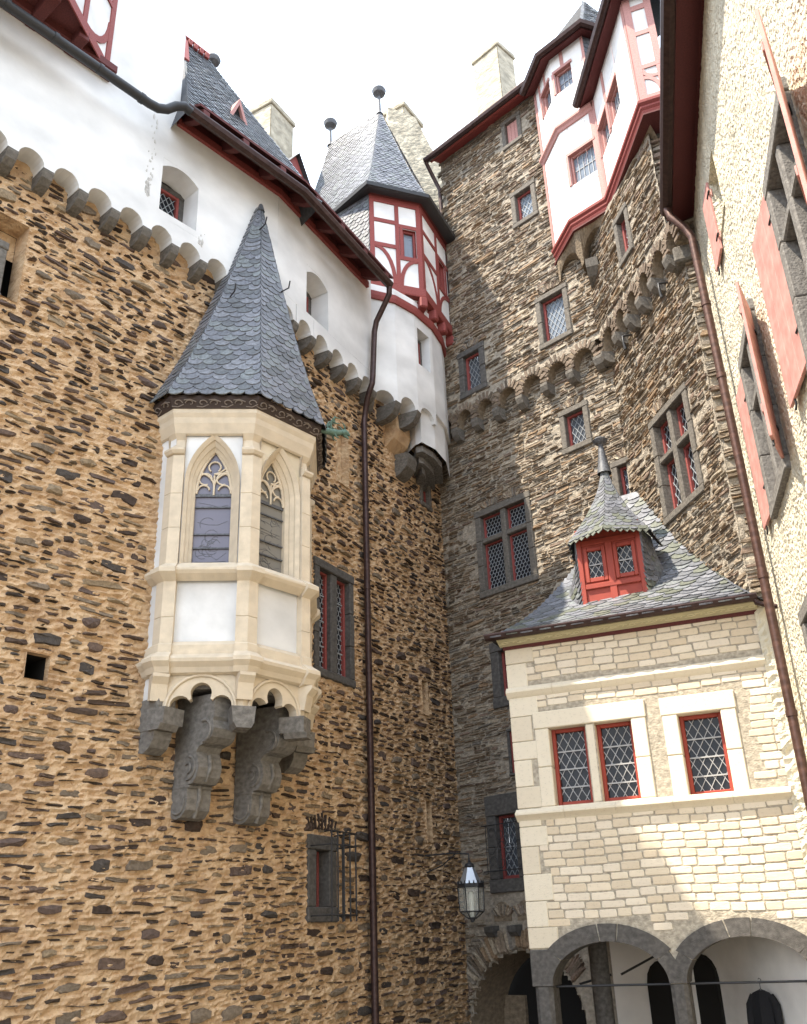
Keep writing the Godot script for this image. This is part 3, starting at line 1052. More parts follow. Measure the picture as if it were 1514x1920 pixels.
func build_oriel():
	var O: Transform3D = F.O
	var o = thing("gothic_oriel", "cream stone Gothic oriel with white panels and a pointed slate spire on the ochre wall", "oriel", O, EYE + 1.5)
	var H = 0.52
	var K = 1.26
	var plan = [v2(-K, -0.05), v2(-K, 0.31), v2(-H, 1.05), v2(H, 1.05), v2(K, 0.31), v2(K, -0.05)]
	var fl = facet(O, plan[1], plan[2])
	var ff_ = facet(O, plan[2], plan[3])
	var frr = facet(O, plan[3], plan[4])
	var w = 1.04
	var m = Mb.new()
	# white return and lower panels
	m.mould([plan[0], plan[1]], vv([-0.005, 2.85, -0.005, 6.6]))
	put(o, "plaster_return", m, M.plaster, O)
	m = Mb.new()
	m.mould([plan[4], plan[5]], vv([-0.005, 2.85, -0.005, 6.6]))
	put(o, "plaster_return", m, M.plaster, O)
	for f in [fl, ff_, frr]:
		m = Mb.new()
		m.box(0.1, w - 0.1, 3.52, 4.42, -0.09, -0.05)
		put(o, "plaster_panel", m, M.plaster, f)
		# wall of the window storey: two halves round the pointed opening
		m = Mb.new()
		var hs = Mb.new()
		var arch = pointed(w / 2, 0.37, 5.78, 6.53)
		var half = arch.size() / 2
		for s in 2:
			var p = PackedVector2Array()
			if s == 0:
				p.append(v2(0.02, 4.55))
				p.append(v2(w / 2 - 0.37, 4.55))
				for k in half + 1: p.append(arch[k])
				p.append(v2(w / 2, 6.7))
				p.append(v2(0.02, 6.7))
			else:
				p.append(v2(w / 2, 6.7))
				for k in range(half, arch.size()): p.append(arch[k])
				p.append(v2(w / 2 + 0.37, 4.55))
				p.append(v2(w - 0.02, 4.55))
				p.append(v2(w - 0.02, 6.7))
			m.prism(p, -0.1, -0.03)
		put(o, "plaster_spandrel", m, M.plaster if f != ff_ else M.cream_plaster, f)
		# moulded jambs: three steps going in
		for st in [[0.37, 0.325, -0.03, 6.53, 0.01], [0.332, 0.285, -0.09, 6.46, -0.06], [0.292, 0.245, -0.16, 6.4, -0.12]]:
			m = Mb.new()
			var a = pointed(w / 2, st[0], 5.78, st[3])
			var b = pointed(w / 2, st[1], 5.78, st[3] - (st[0] - st[1]) * 1.5)
			a = [v2(w / 2 - st[0], 4.53)] + a + [v2(w / 2 + st[0], 4.53)]
			b = [v2(w / 2 - st[1], 4.53)] + b + [v2(w / 2 + st[1], 4.53)]
			for k in a.size() - 1:
				var A = v3(a[k].x, a[k].y, st[4])
				var B = v3(b[k].x, b[k].y, st[4] - 0.05)
				var C = v3(b[k + 1].x, b[k + 1].y, st[4] - 0.05)
				var D = v3(a[k + 1].x, a[k + 1].y, st[4])
				m.quad(B, A, D, C)
				m.quad(v3(B.x, B.y, -0.26), B, C, v3(C.x, C.y, -0.26))
				m.quad(A, v3(A.x, A.y, -0.2), v3(D.x, D.y, -0.2), D)
			put(o, "jamb_moulding", m, M.tuff, f)
		# window: glass, tracery, bars
		m = Mb.new()
		var gp = [v2(w / 2 - 0.26, 4.5)] + pointed(w / 2, 0.26, 5.74, 6.42) + [v2(w / 2 + 0.26, 4.5)]
		m.prism(PackedVector2Array(gp), -0.24, -0.225)
		var gw = put(o, "window", m, M.glass_lilac if f == fl else M.glass_grey, f)
		m = Mb.new()
		var cx = w / 2
		var tr = pointed(cx, 0.238, 5.7, 6.35)
		var tp = []
		for t in tr: tp.append(v3(t.x, t.y, -0.2))
		m.tube(tp, 0.022, 6)
		arc(m, cx, 6.11, 0.082, -0.9, PI + 0.9, 0.014, -0.2) # crown foil
		for s in [-1.0, 1.0]:
			arc(m, cx + s * 0.12, 5.925, 0.087, -0.3, TAU - 1.2, 0.013, -0.2)
			arc(m, cx + s * 0.14, 5.75, 0.08, 0.1, PI - 0.1, 0.013, -0.2)
			arc(m, cx + s * 0.22, 5.8, 0.22, (PI * 0.52 if s > 0 else PI * 0.48), (PI * 1.02 if s > 0 else -0.06), 0.014, -0.2)
			arc(m, cx + s * 0.03, 6.22, 0.22, (-PI / 2 - 0.1 if s > 0 else -PI / 2 + 0.1), (-0.15 if s > 0 else PI + 0.15), 0.013, -0.2)
		m.tube([v3(cx, 5.68, -0.2), v3(cx, 5.98, -0.2)], 0.015, 6)
		put(gw, "tracery", m, M.tuff, f)
		m = Mb.new()
		for y in [5.68, 5.5, 5.1, 4.9]:
			m.box(cx - 0.25, cx + 0.25, y - (0.022 if y > 5.6 else 0.01), y + (0.022 if y > 5.6 else 0.01), -0.222, -0.2)
		# leading of the old painted glass: rounds and sprays
		for k in 12:
			var c = v2(cx + rnd(-0.13, 0.13), rnd(4.62, 5.6))
			arc(m, c.x, c.y, rnd(0.05, 0.1), rnd(0, 3), rnd(3.5, 6), 0.0035, -0.224, 9)
		for k in 8:
			var y = rnd(4.58, 5.6)
			m.tube([v3(cx - 0.2, y, -0.224), v3(cx - 0.05, y + rnd(-0.06, 0.06), -0.224), v3(cx + 0.08, y + rnd(-0.08, 0.08), -0.224), v3(cx + 0.2, y + rnd(-0.05, 0.05), -0.224)], 0.0035, 4)
		put(gw, "glazing_bar", m, M.lead_grey, f)
	m = Mb.new() # dark room behind the glass
	m.mould([v2(-K + 0.35, 0.1), v2(-H + 0.15, 0.55), v2(H - 0.15, 0.55), v2(K - 0.35, 0.1)], vv([0, 4.3, 0, 6.7]))
	put(o, "inner_wall", m, M.dark, O)
	# strings, plinth, cornice
	for s in [[[0.0, 4.36, 0.03, 4.38, 0.1, 4.43, 0.13, 4.47, 0.13, 4.5, -0.02, 4.62], "sill_string"], [[0.0, 3.12, 0.05, 3.14, 0.08, 3.2, 0.14, 3.26, 0.15, 3.3, 0.03, 3.38, 0.03, 3.5, -0.03, 3.56], "base_string"], [[0.0, 6.5, 0.03, 6.52, 0.05, 6.58, 0.08, 6.66, 0.09, 6.74, 0.12, 6.8, 0.12, 6.86, 0.0, 6.9], "cornice"]]:
		m = Mb.new()
		m.mould(plan, vv(s[0]))
		put(o, s[1], m, M.tuff, O)
	# corner posts with caps; built of blocks
	for i in range(1, 5):
		var c = plan[i]
		var a = (plan[i - 1] - c).normalized()
		var b = (plan[i + 1] - c).normalized()
		var la = c + a * (0.135 if i != 1 else 0.13)
		var lb = c + b * (0.135 if i != 4 else 0.13)
		var pp = [la, c, lb]
		m = Mb.new()
		var y = 3.5
		for y2 in [3.86, 4.4]:
			m.mould(pp, vv([-0.1, y + 0.004, 0.045, y + 0.004, 0.05, y + 0.01, 0.05, y2 - 0.01, 0.045, y2, -0.1, y2]))
			y = y2
		y = 4.56
		for y2 in [5.1, 5.6, 6.18]:
			m.mould(pp, vv([-0.1, y + 0.003, 0.035, y + 0.003, 0.04, y + 0.01, 0.04, y2 - 0.01, 0.035, y2, -0.1, y2]))
			y = y2
		m.mould(pp, vv([0.0, 6.18, 0.06, 6.2, 0.09, 6.24, 0.09, 6.27, 0.0, 6.33, -0.02, 6.44, 0.04, 6.52, -0.05, 6.54]))
		m.mould(pp, vv([0.0, 4.3, 0.1, 4.38, 0.17, 4.44, 0.17, 4.5, 0.0, 4.62]))
		m.mould(pp, vv([0.0, 3.1, 0.1, 3.13, 0.13, 3.2, 0.19, 3.26, 0.19, 3.31, 0.07, 3.4, 0.07, 3.5, 0.0, 3.56]))
		put(o, "corner_post", m, M.tuff, O)
		# bracket under the post
		m = Mb.new()
		var dir = -(a + b).normalized() if i != 1 and i != 4 else (v2(-0.38, 0.92) if i == 1 else v2(0.38, 0.92))
		var bf = Transform3D(Basis(v3(-dir.y, 0, dir.x) * -1, Vector3.UP, v3(dir.x, 0, dir.y)), v3(c.x, 0, c.y))
		m.across(pv([-0.1, 2.82, 0.02, 2.8, 0.04, 2.9, 0.06, 3.0, 0.13, 3.08, 0.13, 3.12, -0.1, 3.12]), -0.1, 0.1)
		put(o, "post_bracket", m, M.tuff, O * bf)
	# skirt of cusped arches hanging under the base
	for f in [fl, ff_, frr]:
		m = Mb.new()
		for s in [-1.0, 1.0]:
			var p = PackedVector2Array([v2(w / 2, 3.14), v2(w / 2, 3.03)])
			# foil outline from the top centre down to the pendant
			for k in 6: p.append(v2(w / 2 + s * 0.13 * sin(k * PI / 9.0 + 0.12), 2.9 + 0.13 * cos(k * PI / 9.0 + 0.12)))
			p.append(v2(w / 2 + s * 0.115, 2.83))
			for k in 6: p.append(v2(w / 2 + s * (0.25 + 0.13 * sin(-1.0 + k * 0.42)), 2.74 + 0.13 * cos(-1.0 + k * 0.42)))
			p.append(v2(w / 2 + s * 0.4, 2.6))
			p.append(v2(w / 2 + s * 0.515, 2.56))
			p.append(v2(w / 2 + s * 0.515, 3.14))
			m.prism(p, -0.16, -0.02)
		put(o, "cusped_arch", m, M.tuff, f)
		m = Mb.new()
		var rim = []
		for k in 15:
			var t = PI * k / 14.0
			rim.append(v3(w / 2 - cos(t) * 0.43, 2.68 + sin(t) * 0.44, -0.012))
		m.tube(rim, 0.022, 6)
		put(o, "arch_rib", m, M.tuff, f)
	for i in range(1, 5):
		var c = plan[i]
		var dir = v2(c.x, c.y - 0.1).normalized()
		var bf = Transform3D(Basis(v3(dir.y, 0, -dir.x), Vector3.UP, v3(dir.x, 0, dir.y)), v3(c.x, 0, c.y))
		m = Mb.new()
		m.prism(pv([-0.13, 2.52, 0.13, 2.52, 0.15, 2.72, -0.15, 2.72]), -0.32, 0.02)
		m.prism(pv([-0.09, 2.45, 0.09, 2.45, 0.13, 2.52, -0.13, 2.52]), -0.26, 0.05)
		put(o, "pendant", m, M.console_stone, O * bf)
	# underside and return foot
	m = Mb.new()
	m.prism(PackedVector2Array([v2(-K + 0.1, 0), v2(-K + 0.1, 0.22), v2(-H + 0.06, 0.88), v2(H - 0.06, 0.88), v2(K - 0.1, 0.22), v2(K - 0.1, 0)]), -3.1, -2.98)
	put(o, "underside", m, M.console_stone, O * Transform3D(Basis(v3(1, 0, 0), v3(0, 0, 1), v3(0, -1, 0)), Vector3.ZERO))
	for s in [-1, 1]:
		m = Mb.new()
		m.box(-0.14, 0.14, 2.45, 2.86, -0.05, 0.34, 0.02)
		m.across(pv([-0.02, 2.22, 0.1, 2.2, 0.22, 2.26, 0.29, 2.36, 0.3, 2.46, -0.02, 2.46]), -0.13, 0.13)
		put(o, "foot_corbel", m, M.console_stone, O * Transform3D(Basis(), v3(s * (K - 0.12), 0, 0)))
	# the two big scroll consoles
	for s in [[-0.56, 0.0], [0.4, 0.12]]:
		m = Mb.new()
		m.across(pv([0, 1.5, 0.1, 1.47, 0.2, 1.49, 0.29, 1.57, 0.31, 1.7, 0.3, 1.86, 0.4, 1.87, 0.47, 1.94, 0.5, 2.05, 0.48, 2.16, 0.44, 2.24, 0.5, 2.3, 0.62, 2.32, 0.72, 2.38, 0.77, 2.48, 0.74, 2.58, 0.76, 2.62, 0.76, 2.9, 0, 2.95]), -0.18, 0.18)
		var cf = O * Transform3D(Basis(Vector3.UP, s[1]), v3(s[0], 0, 0))
		var cn = put(o, "console", m, M.console_stone, cf)
		m = Mb.new()
		for e in [-0.187, 0.187]:
			m.xf = Transform3D(Basis(v3(0, 0, 1), Vector3.UP, v3(-1, 0, 0)), v3(e, 0, 0))
			arc(m, 0.13, 1.66, 0.13, -2.4, 0.3, 0.018, 0)
			arc(m, 0.3, 2.06, 0.14, -1.6, 1.4, 0.02, 0)
			arc(m, 0.3, 2.06, 0.06, -1.6, 2.4, 0.018, 0)
			arc(m, 0.58, 2.47, 0.13, -1.6, 1.9, 0.02, 0)
		m.xf = Transform3D()
		m.tube([v3(0, 1.49, 0.23), v3(0, 1.7, 0.32), v3(0, 1.86, 0.31)], 0.03, 6)
		m.box(-0.185, 0.185, 1.82, 1.86, 0.0, 0.33, 0.01)
		m.tube([v3(0, 1.9, 0.42), v3(0, 2.05, 0.51), v3(0, 2.2, 0.48)], 0.03, 6)
		put(cn, "scroll_moulding", m, M.console_stone, cf)
	# wooden eaves frieze with scrollwork
	m = Mb.new()
	m.mould(plan, vv([0.06, 6.86, 0.13, 6.86, 0.2, 6.98, 0.2, 7.03, 0.0, 7.08]))
	var fz = put(o, "eaves_frieze", m, M.dark_wood, O)
	m = Mb.new()
	var fo = outset(plan, 0.172)
	for i in range(0, 5):
		var a = fo[i]
		var b = fo[i + 1]
		var d = (b - a).normalized()
		var nn = v3(-d.y, 0, d.x)
		scrolls(m, v3(a.x, 6.92, a.y), v3(b.x, 6.92, b.y), Vector3.UP * 0.77 + nn * 0.64, 0.15, 0.009)
	put(fz, "scrollwork", m, M.scroll_grey, O)
	# spire
	var ap = v3(0.0, 11.36, 0.42)
	var bp = []
	for p in [v2(-K - 0.25, 0.0), v2(-K - 0.25, 0.4), v2(-H - 0.09, 1.29), v2(H + 0.09, 1.29), v2(K + 0.25, 0.4), v2(K + 0.25, 0.0)]: bp.append(v3(p.x, 7.04, p.y))
	var sl = []
	m = Mb.new()
	for i in 5:
		var L = spire_edge.bind(bp[i], ap, i in [0, 5], O)
		var R = spire_edge.bind(bp[i + 1], ap, i + 1 in [0, 5], O)
		slates(sl, L, R, 4.5, 0.108, 0.2, 5)
		for k in 12:
			var a = k / 12.0
			var b = (k + 1) / 12.0
			m.quad(L.call(a), R.call(a), R.call(b), L.call(b))
	put(o, "spire_roof", m, M.slate_plain, Transform3D())
	pieces(o, sl, SL, "slate", slate_cols(2.3), "slate", "spire_slates")
	# hip slates, small and dense along the two front ridges
	m = Mb.new()
	m.tube([v3(-0.1, 10.72, 0.5), v3(-0.13, 10.72, 0.7), v3(-0.13, 10.85, 0.74)], 0.012, 5)
	m.tube([v3(0.18, 9.5, 0.75), v3(0.18, 9.48, 0.95), v3(0.18, 9.6, 0.98)], 0.012, 5)
	m.tube([v3(-0.7, 9.0, 0.62), v3(-0.76, 8.98, 0.8), v3(-0.76, 9.1, 0.82)], 0.012, 5)
	put(o, "roof_hook", m, M.black_metal, O)
	m = Mb.new()
	m.lathe(vv([0.07, -0.12, 0.035, 0.02, 0.0, 0.06]), ap, 8)
	put(o, "spire_tip", m, M.lead_grey, O)

	# green copper gargoyle at the right end of the eaves
	m = Mb.new()
	var g0 = v3(0, 0, 0)
	m.tube([v3(-0.08, 0, -0.02), v3(0.02, 0.0, 0.0), v3(0.1, 0.03, 0.0), v3(0.2, 0.03, 0.0), v3(0.28, 0.05, 0.0), v3(0.34, 0.08, 0)], [0.022, 0.03, 0.05, 0.055, 0.045, 0.035], 9)
	m.tube([v3(0.33, 0.06, 0), v3(0.38, 0.09, 0), v3(0.43, 0.08, 0), v3(0.47, 0.06, 0)], [0.04, 0.055, 0.035, 0.012], 8) # head and upper jaw
	m.tube([v3(0.37, 0.04, 0), v3(0.42, 0.02, 0), v3(0.45, 0.0, 0)], [0.03, 0.018, 0.008], 6)
	for s in [-1, 1]:
		m.tube([v3(0.37, 0.13, 0.03 * s), v3(0.34, 0.18, 0.05 * s), v3(0.3, 0.2, 0.06 * s)], [0.014, 0.011, 0.004], 5) # ears
		m.tube([v3(0.14, 0.06, 0.03 * s), v3(0.12, 0.16, 0.06 * s), v3(0.17, 0.24, 0.08 * s), v3(0.26, 0.23, 0.09 * s)], [0.018, 0.015, 0.014, 0.004], 5) # wing spars
		m.tube([v3(0.15, 0.17, 0.06 * s), v3(0.22, 0.15, 0.07 * s), v3(0.27, 0.16, 0.08 * s)], [0.012, 0.01, 0.004], 5)
		m.tube([v3(0.2, 0.0, 0.03 * s), v3(0.22, -0.05, 0.04 * s), v3(0.27, -0.06, 0.04 * s)], [0.018, 0.013, 0.005], 5)
		m.tri(v3(0.12, 0.16, 0.06 * s), v3(0.17, 0.24, 0.08 * s), v3(0.2, 0.14, 0.05 * s))
	for k in 5: m.tube([v3(0.3 - 0.05 * k, 0.08, 0), v3(0.28 - 0.05 * k, 0.13, 0)], [0.012, 0.003], 4)
	solo("gargoyle", "small green copper dragon gargoyle at the right eaves corner of the oriel", "gargoyle", m, M.verdigris, O * Transform3D(Basis(Vector3.UP, -0.25).scaled(Vector3.ONE * 1.05), v3(0.7, 7.02, 1.16)))

func spire_edge(t, b: Vector3, ap: Vector3, at_wall: bool, O: Transform3D) -> Vector3: # slightly flared hip line of the spire
	var k = 1.0 - t
	var s = 0.86 * k + 0.14 * pow(k, 4)
	var z = lerp(0.0, 0.3, t) if at_wall else ap.z * (1 - s) + b.z * s
	return O * v3(ap.x + (b.x - ap.x) * s, lerp(b.y, ap.y, t), z)

# ---------- half-timbered corner turret on a rounded white base
func build_turret():
	var wf: Transform3D = F.world
	var Q = [v2(-0.55, -15.75), v2(-0.02, -15.98), v2(0.38, -16.38), v2(0.75, -16.95), v2(0.98, -17.55), v2(1.1, -18.35)]
	var T = [v2(-0.49, -16.1), v2(0.62, -16.5), v2(1.28, -18.0), v2(1.2, -18.9)]
	var t = thing("corner_turret", "half-timbered corner turret with steep slate roof and two ball finials above white wall", "turret", Transform3D(Basis(), v3(0.3, 0, -17.2)), EYE + 9.5)
	var m = Mb.new()
	m.mould([Q[0], Q[1], Q[2]], vv([0, 9.95, 0, 12.4]))
	m.mould([Q[3], Q[4], Q[5]], vv([0, 9.95, 0, 12.4]))
	var f = wfacet(Q[2], Q[3])
	var fw = Q[2].distance_to(Q[3])
	m.xf = wf.affine_inverse() * f
	sheet(m, 0, fw, 9.95, 12.4, [hole(0.1, 0.56, 10.86, 11.76)], 0.4, 0.0, 1.0)
	m.xf = Transform3D()
	# flat wall of the same storey in front of the inner corner
	put(t, "plaster_wall", m, M.plaster, wf)
	m = Mb.new()
	reveal(m, 0.1, 0.56, 10.86, 11.76, -0.35, 0.0)
	put(t, "window_reveal", m, M.plaster, f)
	window(t, f, 0.16, 0.52, 10.92, 11.66, {"sw": 0.06, "sp": -0.2, "dr": 0.26, "fw": 0.04, "sm": "basalt", "pw": 0.1, "ph": 0.15})
	# arches and corbels under the rounded wall
	for i in 3:
		var g = wfacet(Q[i], Q[i + 1])
		var l = Q[i].distance_to(Q[i + 1])
		m = Mb.new()
		var p = PackedVector2Array([v2(0, 9.95), v2(0, 9.66), v2(0.08, 9.66)])
		for k in 9: p.append(v2(l / 2 - cos(PI * k / 8.0) * (l / 2 - 0.08), 9.66 + sin(PI * k / 8.0) * 0.22))
		p.append_array(PackedVector2Array([v2(l - 0.08, 9.66), v2(l, 9.66), v2(l, 9.95)]))
		m.prism(p, -0.4, 0.0)
		put(t, "plaster_arch", m, M.plaster, g)
		m = Mb.new()
		m.across(pv([-0.55, -0.32, -0.25, -0.31, -0.1, -0.24, -0.02, -0.12, 0.02, 0.0, -0.55, 0.0]), -0.09, 0.09)
		put(t, "corbel", m, M.greystone, g * Transform3D(Basis(Vector3.UP, 0.15), v3(0, 9.66, 0)))
	# lower white piece on stepped grey corbels next to the inner corner
	m = Mb.new()
	m.mould([v2(0.28, -16.75), v2(0.42, -16.62), v2(0.72, -16.98), v2(0.95, -17.55), v2(1.05, -18.3)], vv([-0.02, 9.12, -0.02, 10.0]))
	m.mould([v2(0.05, -17.2), v2(0.28, -16.75)], vv([-0.02, 9.12, -0.02, 9.9]))
	m.mould([Q[2], Q[3], Q[4], Q[5]], vv([-0.5, 9.93, 0.0, 9.94, 0.0, 9.96]))
	put(t, "plaster_wall", m, M.plaster, wf)
	for s in [[8.98, 9.12, 0.1], [8.84, 8.98, 0.28], [8.7, 8.84, 0.46]]:
		m = Mb.new()
		m.prism(PackedVector2Array([v2(0.27 + s[2] * 0.3, 16.74 + s[2] * 0.9), v2(0.42 + s[2] * 0.1, 16.63 + s[2] * 1.5), v2(0.72 - s[2] * 0.5, 16.99 + s[2] * 1.2), v2(0.94 - s[2], 17.56), v2(0.98 - s[2], 18.3), v2(0.1, 18.3)]), s[0], s[1] - 0.01)
		put(t, "stepped_corbel", m, M.greystone_light, wf * Transform3D(Basis(v3(1, 0, 0), v3(0, 0, -1), v3(0, 1, 0)), Vector3.ZERO))
	# red jetty: lower ring on the rounded wall, beam ends, sill beam of the frame
	m = Mb.new()
	m.mould(Q, vv([-0.05, 12.02, 0.04, 12.02, 0.06, 12.1, 0.06, 12.2, -0.05, 12.24]))
	put(t, "ring_beam", m, M.red, wf)
	m = Mb.new()
	m.mould([Q[0], T[0] + v2(0.1, 0), T[1], T[2]], vv([-0.12, 12.2, -0.1, 12.62]))
	put(t, "plaster_wall", m, M.plaster, wf)
	m = Mb.new()
	m.mould(T, vv([-0.1, 12.5, 0.05, 12.5, 0.06, 12.53, 0.06, 12.72, 0.0, 12.74]))
	put(t, "sill_beam", m, M.red, wf)
	for b in [[0, 1, 0.16], [0, 1, 0.55], [0, 1, 0.97], [1, 2, 0.3], [1, 2, 0.62], [1, 2, 0.95]]:
		var g = wfacet(T[b[0]], T[b[1]])
		var l = T[b[0]].distance_to(T[b[1]])
		m = Mb.new()
		m.box(l * b[2] - 0.09, l * b[2] + 0.09, 12.24, 12.5, -0.5, 0.09, 0.03)
		put(t, "beam_end", m, M.red, g)
	# framed walls
	for i in 2:
		var g = wfacet(T[i], T[i + 1])
		var l = T[i].distance_to(T[i + 1])
		var wx = [l * 0.64, l * 0.9] if i == 0 else [l * 0.6, l * 0.82]
		m = Mb.new()
		sheet(m, 0, l, 12.7, 15.1, [hole(wx[0], wx[1], 13.55, 14.3)], 0.6, 0.0, 1.0)
		put(t, "plaster_panel", m, M.plaster, g)
		var c = l * 0.53
		timbers(t, g, [[0.05, 12.7, 0.05, 15.1, 0.1], [c, 12.7, c, 15.1, 0.09], [l - 0.05, 12.7, l - 0.05, 15.1, 0.1], [0, 15.0, l, 15.0, 0.16], [0.1, 14.42, c, 14.42, 0.1], [0.1, 13.75, c, 13.75, 0.1], [c, 14.36, l - 0.1, 14.36, 0.1], [c, 13.49, l - 0.1, 13.49, 0.1], [wx[0] - 0.04, 13.5, wx[0] - 0.04, 14.36, 0.07], [wx[1] + 0.04, 13.5, wx[1] + 0.04, 14.36, 0.07]])
		brace(t, g, c - 0.08, 12.76, 0.12, 13.7, 0.085)
		brace(t, g, c + 0.06, 12.76, l - 0.12, 13.45, 0.085)
		window(t, g, wx[0], wx[1], 13.55, 14.3, {"sw": 0.0, "dr": 0.1, "z1": 0.0, "fw": 0.045, "lat": "n", "sm": "red", "gm": "glass_sky"})
	# slated cheek on the left
	var ck = wfacet(v2(-1.75, -17.05), T[0])
	var cl = v2(-1.75, -17.05).distance_to(T[0])
	m = Mb.new()
	m.box(0, cl, 11.8, 15.1, -0.2, -0.01)
	put(t, "cheek", m, M.slate_plain, ck)
	var sl = []
	slates(sl, func(q): return ck * v3(0, lerp(11.8, 15.1, q), 0), func(q): return ck * v3(cl, lerp(11.8, 15.1, q), 0), 3.3, 0.1, 0.14, 5)
	# roof: hipped with a short ridge, flared eaves
	var E = [v2(-2.3, -17.75), v2(-0.5, -15.82), v2(0.8, -16.3), v2(1.55, -17.95), v2(1.0, -19.6), v2(-1.3, -19.8)]
	m = Mb.new()
	m.mould([v2(-2.3, -17.75), v2(-0.5, -15.82), v2(0.8, -16.3), v2(1.55, -17.95)], vv([-0.3, 15.1, 0.0, 15.05, 0.06, 15.07, 0.07, 15.16, 0.0, 15.2, -0.3, 15.25]))
	put(t, "eaves_board", m, M.black_metal, wf)
	m = Mb.new()
	m.prism(PackedVector2Array([v2(-2.3, 17.75), v2(-0.5, 15.82), v2(0.8, 16.3), v2(1.55, 17.95), v2(1.0, 19.0)]), 15.08, 15.12)
	put(t, "soffit", m, M.red_dark, wf * Transform3D(Basis(v3(1, 0, 0), v3(0, 0, -1), v3(0, 1, 0)), Vector3.ZERO))
	var R1 = v3(-0.2, 18.78, -17.2)
	var R2 = v3(-1.5, 18.78, -18.15)
	m = Mb.new()
	var faces = [[E[0], E[1], R2, R1], [E[1], E[2], R1, R1], [E[2], E[3], R1, R1], [E[3], E[4], R1, R1]]
	for fc in faces:
		var L = flare.bind(v3(fc[0].x, 15.14, fc[0].y), fc[2])
		var R = flare.bind(v3(fc[1].x, 15.14, fc[1].y), fc[3])
		slates(sl, L, R, 4.4, 0.105, 0.15, 5)
		for k in 8:
			m.quad(L.call(k / 8.0), R.call(k / 8.0), R.call((k + 1) / 8.0), L.call((k + 1) / 8.0))
	m.quad(wf * v3(E[4].x, 15.14, E[4].y), wf * v3(E[5].x, 15.14, E[5].y), wf * R2, wf * R1)
	m.tri(wf * v3(E[5].x, 15.14, E[5].y), wf * v3(E[0].x, 15.14, E[0].y), wf * R2)
	put(t, "roof", m, M.slate_plain, Transform3D())
	pieces(t, sl, SL, "slate", slate_cols(2.0), "slate", "roof_slates", 0)
	for r in [R1, R2]:
		m = Mb.new()
		m.lathe(vv([0.09, -0.12, 0.04, 0.0, 0.035, 0.5, 0.06, 0.52, 0.15, 0.58, 0.18, 0.68, 0.15, 0.74, 0.05, 0.78, 0.0, 0.79]), r, 16)
		put(t, "finial", m, M.lead_grey, wf)
	# plastered chimney with broad shoulder between turret and tower
	chimney(t, frame(0.46, -19.5, 32), 0.95, 0.95, 12.0, 21.6)
	m = Mb.new()
	m.prism(pv([0.0, 12.0, 1.85, 12.0, 1.85, 17.4, 1.5, 18.6, 0.75, 20.6, 0.0, 20.9]), -0.7, -0.05)
	put(t, "chimney_shoulder", m, M.old_plaster, frame(0.02, -18.95, 80))
func flare(q, a: Vector3, b: Vector3) -> Vector3:
	var k = 1.0 - q
	var s = 0.9 * k + 0.1 * pow(k, 5)
	return F.world * v3(b.x + (a.x - b.x) * s, lerp(a.y, b.y, q), b.z + (a.z - b.z) * s)

